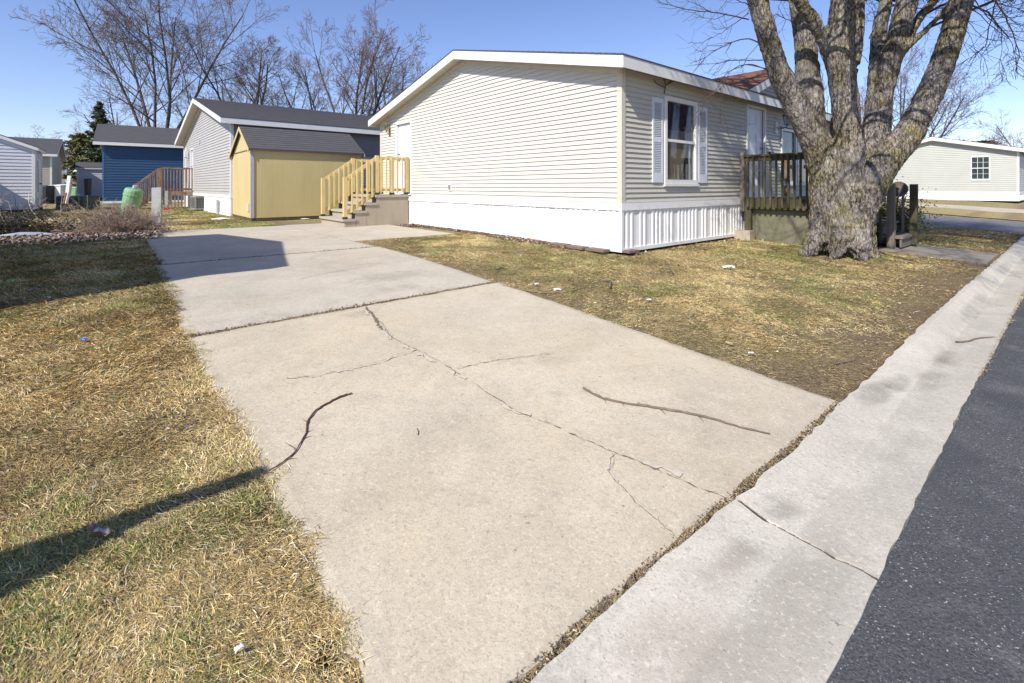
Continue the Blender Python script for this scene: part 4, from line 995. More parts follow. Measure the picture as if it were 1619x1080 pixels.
# ------------------------------------------------------------------ front mossy deck
Td = thing('front_deck', F0(-.7, 4.2, 0), 'mossy weathered wooden deck with railing behind the big tree', 'deck')
AE, BE = -1.62, 7.6
mb = MB(); mb.box(F0, AE+.05, -.06, 4.24, BE-.1, -.15, .54); mb.build('foundation', m_fnd, Td)
mb = MB()
for i in range(24):
    b = 4.16+i*.145
    if b < BE: mb.box(F0, AE, -.045, b, b+.138, .742, .78)
mb.build('floor', m_deckw, Td)
mb = MB(); mb.box(F0, AE, -.05, 4.12, 4.158, .555, .775); mb.box(F0, AE-.04, AE-.002, 4.12, BE, .555, .775); mb.build('rim_board', m_moss, Td)
mb = MB(); mb.box(F0, -.13, -.04, 4.06, 4.15, .50, 1.76); mb.build('post', m_oldw, Td)
mb = MB(); mb.box(F0, -.24, -.11, 4.12, 4.22, -.12, .554); mb.build('post', m_moss, Td)
for (a, b) in ((AE-.0, 4.08), (AE, 5.4), (AE, BE)): mb = MB(); mb.box(F0, a-.045, a+.045, b, b+.09, -.2, 1.76); mb.build('post', m_moss, Td)
mb = MB(); mb.box(F0, AE+.05, -.135, 4.07, 4.108, 1.56, 1.66); mb.box(F0, AE+.05, -.135, 4.03, 4.14, 1.661, 1.70); mb.build('handrail', m_moss, Td)
for i in range(13):
    a = -.22-i*.112; mb = MB(); mb.box(F0, a-.018, a+.018, 4.072, 4.108, .60, 1.60) if False else mb.box(F0, a-.018, a+.018, 4.034, 4.069, .60, 1.655); mb.build('baluster', m_moss, Td)
# inner posts and a far rail
mb = MB(); mb.box(F0, -.10, -.01, 6.55, 6.66, .78, 1.72); mb.build('post', m_cedar, Td)
mb = MB(); mb.box(F0, AE+.05, -.1, BE-.04, BE, 1.5, 1.6); mb.build('handrail', m_moss, Td)
for i in range(9):
    a = -.25-i*.15; mb = MB(); mb.box(F0, a-.02, a+.02, BE-.075, BE-.041, .6, 1.58); mb.build('baluster', m_moss, Td)
# steps down towards the path with old posts
for k, (a0, a1, z) in enumerate(((-1.95, -1.66, .52), (-2.25, -1.9, .30), (-2.55, -2.2, .06))):
    mb = MB(); mb.box(F0, a0, a1, 5.45, 6.65, z-.05, z); mb.box(F0, a0+.03, a0+.06, 5.47, 6.63, z-.22, z-.051); mb.build('tread', m_oldw, Td)
for (a, b, w_, z0, z1, mt) in ((-2.36, 5.46, .12, -.25, 1.09, m_oldw), (-2.56, 6.30, .12, -.15, 1.08, m_moss)):
    mb = MB(); mb.box(F0, a-w_/2, a+w_/2, b-w_/2, b+w_/2, z0, z1); mb.build('post', mt, Td)
for (a, b, z0, z1) in ((-2.2, 5.42, .1, .95), (-2.05, 5.42, .0, 1.05), (-1.9, 5.42, .15, 1.1), (-1.76, 5.42, .1, 1.15), (-2.38, 6.33, -.05, .9), (-2.2, 6.33, .1, 1.0), (-2.0, 6.33, .15, 1.05), (-1.84, 6.33, .2, 1.1)):
    mb = MB(); mb.box(F0, a-.02, a+.02, b-.035, b, z0-.15, z1); mb.build('baluster', m_moss if b < 6 else m_oldw, Td)
for b in (5.44, 6.35): mb = MB(); mb.beam(F0(-2.3, b, .95), F0(-1.6, b, 1.3), .04, .09); mb.build('handrail', m_moss, Td)
mb = MB(); mb.box(F0, -.34, .02, 3.86, 4.10, -.14, .10) ; blk = mb.build('concrete_block', m_pre, None, loc=F0(-.16, 4, 0)); tag(blk, 'short concrete footing block at the deck corner post', 'block')
# round stone-like planter disc behind the posts
mb = MB(); c = at(1421, 299, 10.1); mb.tube([c, (c[0]+.04*V[0], c[1]+.04*V[1], c[2])], .16, 22); wr = mb.build('round_plaque', m_oldw, None, loc=c)
tag(wr, 'round grey wooden disc behind the deck step posts', 'disc')
# brick edging
for i in range(3):
    a = .16+i*.43; mb = MB(); mb.box(F0, a, a+.38, -.26-.02*(i % 2), -.08-.02*(i % 2), -.03, .008+.004*(i % 3)); b_ = mb.build('edging_brick', m_paver, None, loc=F0(a, -.2, 0))
    tag(b_, 'flat red paver at the foot of the white skirting', 'paver', 'red pavers along the skirting')
mb = MB(); mb.box(F0, -.17, -.03, -.02, .25, -.03, .006); tag(mb.build('edging_brick', m_paver, None, loc=F0(-.1, .1, 0)), 'red paver under the corner of the cream home', 'paver')

# ------------------------------------------------------------------ wooden deck of the grey home, AC unit
Tw = thing('wooden_stairs', (-15.8, 22., 0), 'small brown wooden landing with stairs at the grey home', 'stairs')
FD = Frame((-15.1, 22.6), gu, gv, 0.)
for (a, b, z0, z1) in ((0, -.02, 0, 1.87), (0, -1.24, 0, 1.87), (0, -2.1, 0, 1.1), (1.2, -1.24, 0, 1.87), (1.2, -2.1, 0, 1.1)):
    mb = MB(); mb.box(FD, a-.05, a+.05, b-.05, b+.05, z0, z1); mb.build('post', m_cedar, Tw)
mb = MB(); mb.box(FD, .0, 1.2, -1.19, -.07, .74, .80); mb.box(FD, -.04, -.01, -1.19, -.07, .60, .80); mb.build('landing', m_cedar, Tw)
for a in (0, 1.2):
    mb = MB(); mb.box(FD, a-.06, a+.03, -1.25, -.02, 1.871, 1.91); mb.box(FD, a-.02, a+.02, -1.19, -.07, .86, .94); mb.beam(FD(a, -1.26, 1.87), FD(a, -2.12, 1.10), .06, .05); mb.beam(FD(a, -1.29, .75), FD(a, -2.05, .12), .04, .14); mb.build('handrail', m_cedar, Tw)
    for i in range(9):
        b = -.16-i*.12; mb = MB(); mb.box(FD, a-.045, a-.021, b-.018, b+.018, .82, 1.86); mb.build('baluster', m_cedar, Tw)
    for i in range(5):
        t = (i+.7)/5.5; b = -1.29-t*.8; mb = MB(); mb.box(FD, a-.045, a-.031, b-.018, b+.018, .72-t*.62, 1.83-t*.74); mb.build('baluster', m_cedar, Tw)
for i in range(8):
    b = -.2-i*.13; mb = MB(); mb.box(FD, -.03, -.012, b-.03, b+.03, .02, .6); mb.build('skirt_slat', m_cedar, Tw)
for k in range(3): mb = MB(); mb.box(FD, .03, 1.17, -1.5-k*.27, -1.2-k*.27, .54-k*.19, .58-k*.19); mb.build('tread', m_cedar, Tw)
Ta = thing('air_conditioner', (-13.75, 20.3, 0), 'square outdoor air conditioner unit beside the grey home', 'air conditioner')
FA = Frame((-13.35, 20.1), np.array([-.75, .66]), np.array([.66, .75]), 0)
mb = MB(); mb.box(FA, 0, .75, 0, .7, .06, .12); mb.box(FA, 0, .75, 0, .7, .56, .62)
for (a, b) in ((0, 0), (.71, 0), (0, .66), (.71, .66)): mb.box(FA, a, a+.04, b, b+.04, .12, .56)
mb.build('casing', m_acm, Ta)
mb = MB(); mb.box(FA, .05, .70, .05, .65, .121, .559); mb.build('coil', m_blk, Ta)
mb = MB()
for k in range(6):
    z = .17+k*.07; mb.box(FA, .03, .72, .012, .018, z, z+.007); mb.box(FA, .012, .018, .03, .68, z, z+.007)
for k in range(9):
    t = .06+k*.075; mb.box(FA, t, t+.007, .006, .011, .12, .56); mb.box(FA, .006, .011, t, t+.007, .12, .56)
mb.build('grille', m_gpost, Ta)

# ------------------------------------------------------------------ utility items on the left
T = thing('utility_pedestal', (-11.9, 14.95, 0), 'leaning mint green plastic utility pedestal', 'utility box')
P0 = Vector(at(201, 350, 14.2)); P1 = Vector(at(213, 299, 14.2)); ax_ = (P1-P0)
mb = MB(); mb.lathe(P0-ax_*.05, [(0, .20), (.2, .205), (.95*ax_.length*1.03, .235), (.99*ax_.length*1.04, .225), (1.03*ax_.length*1.03, .19)], 18, ax_); mb.build('body', m_green, T, smooth=False)
mb = MB(); mb.lathe(P0+ax_*.80, [(0, .243), (.035, .247), (.04, .236)], 18, ax_); mb.build('lid_rim', m_green, T)
mb = MB(); mb.lathe(P0+ax_*1.02, [(0, .06), (.09, .06)], 8, ax_); mb.build('cap', m_gpost, T)
mb = MB(); X, Y = (247.5-CX)/F*12.35, 12.35
mb.hexa([(X-.10, Y-.03, -.05), (X+.10, Y+.03, -.05), (X+.09, Y+.09, -.05), (X-.11, Y+.03, -.05), (X-.10, Y-.03, 1.0), (X+.10, Y+.03, 1.01), (X+.09, Y+.09, 1.01), (X-.11, Y+.03, 1.0)])
T = thing('meter_post', (X, Y, 0), 'short pale grey post with small metal box behind it', 'post'); mb.build('post', m_gpost, T)
mb = MB(); mb.box(Frame((X+.10, Y+.10), np.array([0, 1.]), np.array([1., 0])), 0, .12, 0, .13, .55, .92); mb.build('box', m_acm, T)
T = thing('utility_cabinet', at(112, 332, 21.3), 'low dark green steel utility cabinet on the grass', 'utility cabinet')
FT = Frame(((89-CX)/F*21.6, 21.6), np.array([.15, 1.]), np.array([1., -.1]), 0)
mb = MB(); mb.box(FT, 0, .75, 0, 1.36, 0, .55); mb.build('body', m_dgreen, T)
mb = MB(); mb.hexa([FT(-.03, -.03, .551), FT(.78, -.03, .551), FT(.78, 1.39, .551), FT(-.03, 1.39, .551), FT(.05, .05, .61), FT(.7, .05, .61), FT(.7, 1.31, .61), FT(.05, 1.31, .61)]); mb.build('lid', m_dgreen, T)
mb = MB()
for k in range(3): mb.box(FT, -.012, -.002, .6, 1.15, .15+k*.11, .17+k*.11)
mb.box(FT, -.012, -.002, 1.12, 1.28, .44, .50); mb.build('louvre', M('pale green steel', (.10, .17, .15), .4), T)
T = thing('leaning_post', at(104, 334, 19.6), 'thin white leaning board post in front of the green cabinet', 'post')
mb = MB(); mb.beam(at(103, 336, 19.6), at(110.5, 278, 19.6), .13, .05, (1, 0, 0)); mb.build('board', m_white, T)
mb = MB(); mb.beam(at(101, 322, 19.5), at(105, 305, 19.5), .05, .05); mb.build('pipe', m_brick, T)
mb = MB(); mb.box(Frame((at(100, 334, 19.45)[0], 19.4), np.array([0, 1.]), np.array([1., 0])), 0, .15, 0, .2, -.02, .34); mb.build('meter', m_blk, T)
def bin_(x, y, s, h, mat, lab):
    T = thing('trash_bin', (x, y, 0), lab, 'bin')
    mb = MB(); mb.hexa([(x-s*.8, y-s*.8, 0), (x+s*.8, y-s*.8, 0), (x+s*.8, y+s*.8, 0), (x-s*.8, y+s*.8, 0), (x-s, y-s, h), (x+s, y-s, h), (x+s, y+s, h), (x-s, y+s, h)]); mb.build('body', mat, T)
    mb = MB(); mb.hexa([(x-s*1.05, y-s*1.1, h+.002), (x+s*1.05, y-s*1.1, h+.002), (x+s*1.05, y+s*1.05, h+.002), (x-s*1.05, y+s*1.05, h+.002), (x-s, y-s, h+.05), (x+s, y-s, h+.05), (x+s, y+s, h+.12), (x-s, y+s, h+.12)]); mb.build('lid', mat, T)
bin_(*at(73, 0, 29)[:2], .42, 1.0, m_blk, 'dark bin beside the beige home behind the pale shed')
bin_(*at(80, 0, 30)[:2], .28, .7, m_gpost, 'low grey bin just left of the green cabinet')
bin_(*at(95.5, 0, 29.5)[:2], .38, 1.05, m_white, 'tall white bin behind the green cabinet')
bin_(*at(101, 0, 34)[:2], .3, .9, m_acm, 'grey bin between the white bin and the leaning post')
bin_(*at(130, 0, 44)[:2], .45, .8, m_blk, 'black bin near the small tan shed')
bin_(*at(119, 0, 40)[:2], .28, .9, m_green, 'narrow green bin by the alley grass')
bin_(*at(139.5, 0, 39)[:2], .17, 1.6, m_oldw, 'tall narrow grey cupboard against the light blue shed')

# ------------------------------------------------------------------ trees
def grow(r, levels, start, direc, length, rad, paths, lv=0, nside=(7, 5, 4, 3, 3, 3), minr=.006, up=.25, nch=(5, 6, 6, 5, 4), spread=(.55, .7, .75, .8, .8), lr=(.62, .55, .5, .5, .5), wob=.16, tips=None, first=.35):
    K = (7, 6, 5, 4, 3, 3)[min(lv, 5)]
    p = np.array(start, float); d = np.array(direc, float); d /= np.linalg.norm(d); pts = [p.copy()]
    for i in range(K-1):
        d = d + r.normal(0, wob, 3) + np.array([0, 0, up*.35]); d /= np.linalg.norm(d); p = p+d*length/(K-1); pts.append(p.copy())
    pts = np.array(pts); e = rad*(.35 if lv < levels else .4); rr = np.maximum(np.linspace(rad, e, K), minr)
    paths.append((pts, rr, nside[min(lv, 5)], lv))
    if lv >= levels: return
    n = nch[min(lv, len(nch)-1)]
    for k in range(n):
        t = first+(1-first)*(k+r.uniform(.1, .9))/n if lv else first+(1-first)*(k+r.uniform(.2, .8))/n
        q = t*(K-1); i = min(int(q), K-2); f = q-i; s = pts[i]*(1-f)+pts[i+1]*f
        td = pts[i+1]-pts[i]; td /= np.linalg.norm(td)
        rv = r.normal(0, 1, 3); rv -= td*rv.dot(td); rv /= np.linalg.norm(rv)
        sp = spread[min(lv, len(spread)-1)]*r.uniform(.7, 1.3)
        nd = td*math.cos(sp)+rv*math.sin(sp)+np.array([0, 0, up*.4])
        L = length*lr[min(lv, len(lr)-1)]*r.uniform(.75, 1.25)*(1.15-.45*t)
        r0 = max((rad+(e-rad)*t)*r.uniform(.45, .65), minr)
        grow(r, levels, s, nd, L, r0, paths, lv+1, nside, minr, up, nch, spread, lr, wob, tips, .2)
def bare_tree(name, x, y, h, seed, label, group, mt=m_btwig, forks=4, forkh=.18, levels=5, wide=.42, z=0., rad=None, nch=(0, 8, 7, 5, 4)):
    r = np.random.default_rng(seed); paths = []; rad = rad or h*.0145
    T = thing(name, (x, y, z), label, 'tree', group)
    base = np.array([x, y, z-.1]); fh = h*forkh
    trunk = [(np.array([base, base+[0.02*h*r.normal(0, .3), .0, fh*.5], base+[0, 0, fh]]), np.array([rad*1.5, rad*1.2, rad*1.1]), 9)]
    for k in range(forks):
        az = 2*math.pi*(k+r.uniform(-.25, .25))/forks+seed; tl = wide*r.uniform(.5, 1.25)
        d = np.array([math.cos(az)*math.sin(tl), math.sin(az)*math.sin(tl), math.cos(tl)])
        grow(r, levels, base+[0, 0, fh*(.7+.3*r.random())], d, h*(1-forkh)*r.uniform(.8, 1.02), rad*r.uniform(.6, .8), paths, 1, minr=.0085*max(1, h/14), up=.13, nch=nch, lr=(.6, .38, .5, .5, .5), spread=(.5, .72, .7, .75, .75), wob=.075)
    big = [(p, q, n) for p, q, n, l in paths if l <= 1]; small = [(p, q, n) for p, q, n, l in paths if l > 1]
    v, f = tubes_np(trunk+big); np_mesh('trunk', v, f, m_btrunk, parent=T, smooth=True)
    v, f = tubes_np(small); np_mesh('crown', v, f, mt, parent=T)
    return T
def px_tree(px, ytop, Y, **k):
    X = (px-CX)/F*Y; h = ZC+(HY-ytop)/F*Y
    return dict(x=X, y=Y, h=h, **k)
TG = 'bare trees beyond the homes'
N5 = (0, 8, 6, 5, 4); N4 = (0, 7, 6, 5, 3); N3 = (0, 6, 5, 5, 3)
for a_ in [
 (252, -35, 36, 5, 'tallest bare tree with several trunks above the blue home', m_btwig, 6, .30, .12, (0, 9, 7, 5, 4), .19),
 (395, 60, 44, 8, 'rounded bare tree above the roof of the grey home', m_btwig, 5, .38, .3, N5, None),
 (565, 42, 42, 14, 'bare tree with reddish twigs, tallest behind the grey home', m_btwigr, 5, .36, .2, N5, None),
 (632, 78, 44, 21, 'upright bare tree left of the cream home gable', m_btwig, 4, .34, .22, N4, None),
 (505, 88, 46, 27, 'spreading bare tree with a leaning limb behind the grey roof', m_btwig, 4, .46, .2, N4, None),
 (450, 140, 52, 31, 'low thin bare tree in the gap behind the grey roof', m_btwig, 4, .45, .25, N3, None),
 (205, 145, 55, 35, 'hazy low bare tree left of the tallest tree', m_btwigr, 5, .45, .2, N3, None),
 (330, 128, 52, 37, 'low bare tree right of the tallest tree', m_btwig, 5, .45, .2, N3, None),
 (103, 208, 85, 39, 'small reddish bare tree over the far brown roof', m_btwigr, 6, .6, .2, N3, None),
 (1440, 112, 46, 41, 'wide bare tree seen between the maple limbs on the right', m_btwig, 6, .58, .15, N5, None),
 (1345, 140, 60, 44, 'bare tree glimpsed between the middle maple limbs', m_btwig, 5, .45, .2, N3, None),
 (1628, 178, 60, 47, 'bare reddish tree at the right edge behind the far home', m_btwigr, 5, .55, .2, N4, None),
 (1230, 185, 70, 49, 'low bare tree hidden mostly by the cream home roof', m_btwig, 4, .4, .2, (0, 6, 5, 5, 2), None)]:
    px_, yt, Y_, sd_, lb, mt_, fk, wd_, fh, nc, rd = a_
    bare_tree('bare_tree', **px_tree(px_, yt, Y_, seed=sd_, label=lb, group=TG, mt=mt_, forks=fk, wide=wd_, forkh=fh, nch=nc, rad=rd))

def conifer(name, x, y, h, width, seed, label, dark, cone=True, bare_h=.12):
    r = np.random.default_rng(seed); T = thing(name, (x, y, 0), label, 'tree', 'evergreens behind the homes')
    v, f = tubes_np([(np.array([[x, y, -.1], [x, y, h*.5], [x, y, h]]), np.array([h*.022, h*.013, .01]), 8)]); np_mesh('trunk', v, f, m_btrunk, parent=T)
    P = []; D = []; S = []
    for k in range(int(150 if cone else 130)):
        t = bare_h+(1-bare_h)*((k+.5)/150 if cone else r.random()); az = r.uniform(0, 6.28)
        R_ = width*((1-t)**.8 if cone else math.sqrt(max(.02, 1-((t-.45)/.6)**2)))*r.uniform(.65, 1.15)
        n = 26
        for j in range(n):
            s = (j+.3)/n; rad = R_*s; p = np.array([x+math.cos(az)*rad, y+math.sin(az)*rad, h*t-rad*.28+.25*rad*s])
            for q in range(2):
                P.append(p+r.normal(0, .06+.05*R_, 3)*np.array([1, 1, .5])); D.append((math.cos(az), math.sin(az), -.2)); S.append(1.)
    P = np.array(P); D = np.array(D)+r.normal(0, .6, (len(P), 3)); D /= np.linalg.norm(D, axis=1, keepdims=True)
    E_ = r.normal(0, 1, (len(P), 3)); E_ -= D*(E_*D).sum(1, keepdims=True); E_ /= np.linalg.norm(E_, axis=1, keepdims=True)
    l = r.uniform(.12, .26, (len(P), 1)); w_ = l*.32
    v = np.stack([P-D*l, P+E_*w_, P+D*l, P-E_*w_], 1).reshape(-1, 3); i = np.arange(len(P))*4
    c = np.array(dark)[r.integers(0, len(dark), len(P))]*r.uniform(.6, 1.35, (len(P), 1))
    np_mesh('crown', v, [np.stack([i, i+1, i+2, i+3], -1)], m_needle, parent=T, tint=np.repeat(c, 4, 0))
p = px_tree(158, 163, 44); conifer('spruce_tree', p['x'], p['y'], p['h'], 2.3, 1, 'dark pointed spruce behind the blue home roof', [(.07, .10, .06), (.10, .13, .075), (.09, .10, .045)])
p = px_tree(128, 212, 44); conifer('pine_tree', p['x'], p['y'], p['h'], 1.35, 2, 'olive yellow pine left of the blue home', [(.16, .16, .06), (.22, .20, .08), (.10, .11, .05)], False, .3)
p = px_tree(1505, 221, 62); conifer('pine_tree', p['x'], p['y'], p['h'], 3.4, 4, 'dark low pine peeking over the far right roof', [(.05, .065, .03), (.08, .08, .035)], False, .3)
p = px_tree(1553, 223, 66); conifer('pine_tree', p['x'], p['y'], p['h'], 3., 5, 'small dark pine right of the other one over the far roof', [(.05, .065, .03), (.08, .08, .035)], False, .3)
# yew-like shrub behind deck steps
r = np.random.default_rng(9); T = thing('evergreen_shrub', F0(-1.5, 7.2, 0), 'dark green shrub showing between the deck step posts', 'shrub')
v, f = tubes_np([(np.array([F0(-2., 7.3, -.2), F0(-2.+r.normal(0, .1), 7.3+r.normal(0, .2), .8)]), np.array([.02, .008]), 4) for k in range(12)]); np_mesh('stem', v, f, m_stick, parent=T)
P = np.array([F0(-2., 7.3, .25)])+r.normal(0, 1, (5000, 3))*np.array([.28, .28, .30]); P[:, 2] = np.abs(P[:, 2]+.2)-.2; D = r.normal(0, 1, P.shape); D /= np.linalg.norm(D, axis=1, keepdims=True); E_ = np.cross(D, r.normal(0, 1, P.shape)); E_ /= np.linalg.norm(E_, axis=1, keepdims=True)
v = np.stack([P-D*.03, P+E_*.012, P+D*.03, P-E_*.012], 1).reshape(-1, 3); i = np.arange(len(P))*4
c = np.array([(.08, .10, .02), (.13, .14, .03), (.04, .06, .02), (.12, .06, .03)])[r.integers(0, 4, len(P))]
np_mesh('crown', v, [np.stack([i, i+1, i+2, i+3], -1)], m_needle, parent=T, tint=np.repeat(c, 4, 0))

# ------------------------------------------------------------------ the big maple
YT = 8.6; KM = YT/F
Tt = thing('maple_tree', (5.96, 8.6, -.2), 'huge bare maple with several thick limbs in front of the deck', 'tree')
def limb(pts):   # (px, py, width px, depth)
    P = np.array([at(x, y, d) for x, y, w_, d in pts]); Rr = np.array([w_*.925/2/F*d for x, y, w_, d in pts]); return P, Rr
LIMBS = [
 [(1331, 412, 102, 8.6), (1332, 380, 94, 8.6), (1333, 345, 90, 8.6), (1335, 318, 74, 8.6)],
 [(1312, 395, 60, 8.45), (1312, 350, 58, 8.45), (1310, 310, 54, 8.45), (1306, 272, 54, 8.45), (1290, 228, 48, 8.4), (1272, 190, 44, 8.35), (1256, 160, 41, 8.3), (1236, 125, 38, 8.25), (1221, 80, 34, 8.2), (1208, 35, 32, 8.15), (1196, -5, 31, 8.1), (1180, -60, 28, 8.0), (1170, -140, 24, 7.8), (1150, -230, 19, 7.6)],
 [(1316, 300, 46, 8.75), (1300, 240, 42, 8.8), (1284, 195, 44, 8.8), (1280, 150, 42, 8.85), (1277, 115, 38, 8.9), (1274, 73, 34, 9.0), (1269, 40, 31, 9.05), (1263, 0, 29, 9.1), (1256, -50, 26, 9.3), (1262, -130, 21, 9.6), (1250, -240, 16, 9.9)],
 [(1330, 160, 12, 8.3), (1319, 118, 20, 8.4), (1306, 75, 23, 8.4), (1287, 34, 21, 8.3), (1262, 0, 19, 8.2), (1235, -40, 17, 8.1), (1215, -110, 14, 7.9)],
 [(1338, 340, 60, 8.3), (1340, 270, 48, 8.2), (1340, 215, 43, 8.2), (1337, 165, 42, 8.2), (1331, 115, 43, 8.2), (1328, 70, 44, 8.2), (1333, 25, 44, 8.2), (1340, -20, 42, 8.15), (1350, -90, 36, 8.1), (1345, -180, 28, 8.1), (1360, -300, 18, 8.1)],
 [(1317, 240, 14, 9.3), (1322, 190, 16, 9.4), (1338, 140, 20, 9.5), (1350, 100, 20, 9.6), (1357, 50, 20, 9.6), (1359, 0, 19, 9.6), (1366, -80, 18, 9.7), (1362, -180, 14, 9.9)],
 [(1354, 345, 50, 8.55), (1364, 290, 48, 8.6), (1376, 240, 46, 8.6), (1387, 195, 42, 8.65), (1391, 145, 38, 8.7), (1391, 95, 30, 8.75), (1392, 45, 24, 8.8), (1401, 0, 20, 8.8), (1412, -70, 17, 8.9), (1402, -160, 13, 9.0)],
 [(1391, 190, 20, 8.6), (1397, 148, 30, 8.55), (1408, 100, 33, 8.5), (1420, 60, 32, 8.45), (1430, 22, 34, 8.4), (1441, -18, 33, 8.35), (1462, -90, 28, 8.2), (1470, -200, 20, 8.0)],
 [(1410, 105, 18, 8.5), (1434, 66, 14, 8.6), (1454, 28, 14, 8.7), (1478, 0, 12, 8.8), (1510, -40, 10, 9.0)],
 [(1412, 98, 16, 8.45), (1440, 68, 14, 8.3), (1468, 44, 11, 8.2), (1506, 0, 9, 8.0), (1540, -50, 9, 7.8)],
 [(1350, 362, 54, 8.35), (1364, 318, 52, 8.3), (1383, 280, 50, 8.25), (1412, 242, 46, 8.2), (1438, 207, 42, 8.2), (1465, 160, 39, 8.15), (1487, 110, 37, 8.1), (1504, 62, 36, 8.05), (1514, 22, 35, 8.0), (1524, -15, 34, 7.95), (1548, -80, 30, 7.8), (1570, -170, 24, 7.6), (1580, -290, 16, 7.4)],
 [(1312, 310, 16, 8.5), (1298, 350, 30, 8.4), (1290, 378, 32, 8.3), (1280, 395, 20, 8.25), (1266, 402, 8, 8.2)],
 [(1330, 290, 18, 8.4), (1328, 340, 34, 8.2), (1326, 382, 38, 8.1), (1323, 402, 20, 8.0), (1316, 409, 8, 7.9)],
 [(1350, 280, 16, 8.4), (1352, 335, 34, 8.15), (1357, 382, 38, 8.0), (1361, 403, 20, 7.95), (1368, 410, 8, 7.8)],
 [(1352, 310, 16, 8.6), (1360, 350, 30, 8.5), (1370, 385, 30, 8.4), (1381, 400, 18, 8.35), (1392, 407, 8, 8.3)],
 [(1340, 320, 40, 8.8), (1342, 385, 60, 9.05), (1345, 400, 30, 9.3)],
]
mb = MB()
for L in LIMBS:
    P, Rr = limb(L)
    # catmull resample
    n = len(P); PP = []; RR = []
    for i in range(n-1):
        p0, p1, p2, p3 = P[max(i-1, 0)], P[i], P[i+1], P[min(i+2, n-1)]
        for t in np.linspace(0, 1, 5)[:-1]:
            PP.append(.5*((2*p1)+(-p0+p2)*t+(2*p0-5*p1+4*p2-p3)*t*t+(-p0+3*p1-3*p2+p3)*t**3)); RR.append(Rr[i]*(1-t)+Rr[i+1]*t)
    PP.append(P[-1]); RR.append(Rr[-1]); mb.tube(PP, RR, 14)
tmp = bpy.data.meshes.new('tmp'); tmp.from_pydata(mb.v, [], mb.f); to = bpy.data.objects.new('tmp', tmp); COL.objects.link(to)
md = to.modifiers.new('r', 'REMESH'); md.mode = 'VOXEL'; md.voxel_size = .021; md.use_smooth_shade = True
ms_ = to.modifiers.new('s', 'SMOOTH'); ms_.factor = .6; ms_.iterations = 2
dg = bpy.context.evaluated_depsgraph_get(); me = bpy.data.meshes.new_from_object(to.evaluated_get(dg)); bpy.data.objects.remove(to)
n = len(me.vertices); co = np.empty(n*3, np.float32); me.vertices.foreach_get('co', co); co = co.reshape(-1, 3)
no = np.empty(n*3, np.float32); me.vertex_normals.foreach_get('vector', no); no = no.reshape(-1, 3)
print('maple verts', n)
dsp = np.empty(n)
for i in range(n):
    x, y, z = co[i]; q = mnoise.noise(Vector((x*12, y*12, z*3.4))); q1 = mnoise.noise(Vector((x*21+5, y*21, z*9))); q2 = mnoise.noise(Vector((x*36, y*36, z*14))); q3 = mnoise.noise(Vector((x*3.0, y*3.0, z*.9)))
    amp = 1. if z < 2.0 else .6
    pl = max(-.25, min(.25, q1*1.2+q*.5))
    dsp[i] = amp*(.016*(1-2.6*abs(q)) + .045*pl*(1 if z < 1 else .6) + .010*q2) + .05*q3*(1 if z < 2 else .4) - .012
co = co + no*dsp[:, None]
me.vertices.foreach_set('co', (co-np.array([5.96, 8.6, -.2])).astype(np.float32).ravel()); me.materials.clear(); me.materials.append(m_bark); me.update()
o = bpy.data.objects.new('trunk', me); COL.objects.link(o); o.parent = Tt
# branches from limbs
r = np.random.default_rng(77); paths = []
for li, (L, cnt) in enumerate(zip(LIMBS[1:11], (9, 9, 5, 10, 6, 8, 9, 5, 5, 10))):
    P, Rr = limb(L); hi = [i for i in range(len(P)) if P[i, 2] > 3.7]
    for k in range(cnt):
        i = hi[int(r.integers(max(0, len(hi)//4), len(hi)))]
        if i == 0: continue
        out = P[i]-np.array([5.9, 8.6, P[i, 2]]); out[2] = 0; out = out/(np.linalg.norm(out)+1e-6)
        d = out*r.uniform(.4, 1.2)+r.normal(0, .5, 3); d[2] = abs(d[2])*.4+.22
        grow(r, 3, P[i], d, r.uniform(2.6, 5.2), max(.022, Rr[i]*r.uniform(.22, .38)), paths, 0, minr=.0038, up=.10, nch=(8, 6, 5, 4), lr=(.5, .5, .5, .5), wob=.18)
    grow(r, 3, P[-1], P[-1]-P[-2], 4.2, Rr[-1]*.9, paths, 0, minr=.004, up=.2, nch=(8, 6, 5, 4), lr=(.55, .5, .5, .5), wob=.15)
for li in (1, 1, 2, 4, 4, 6, 7, 10, 10, 3):
    P, Rr = limb(LIMBS[li]); hi = [i for i in range(len(P)) if P[i, 2] > 4.9]
    if not hi: continue
    i = hi[int(r.integers(0, max(1, len(hi)-1)))]; d = np.array([*(-U*r.uniform(.6, 1.1)+V*r.uniform(-.7, .5)), .35])
    grow(r, 3, P[i], d, r.uniform(4.2, 5.8), .05, paths, 0, minr=.005, up=.08, nch=(9, 6, 5, 4), lr=(.45, .5, .5, .5), wob=.13)
def keep(p):
    x = CX+F*p[:, 0]/p[:, 1]; y = HY+F*(ZC-p[:, 2])/p[:, 1]
    return not ((p[:, 1] > 1) & (x < 1050) & (y > -40)).any() and not (p[:, 2] < 3.0).any()
np_v, np_f = tubes_np([(p, q, n_) for p, q, n_, l in paths if keep(p)]); np_mesh('crown', np_v, np_f, m_twig, parent=Tt)
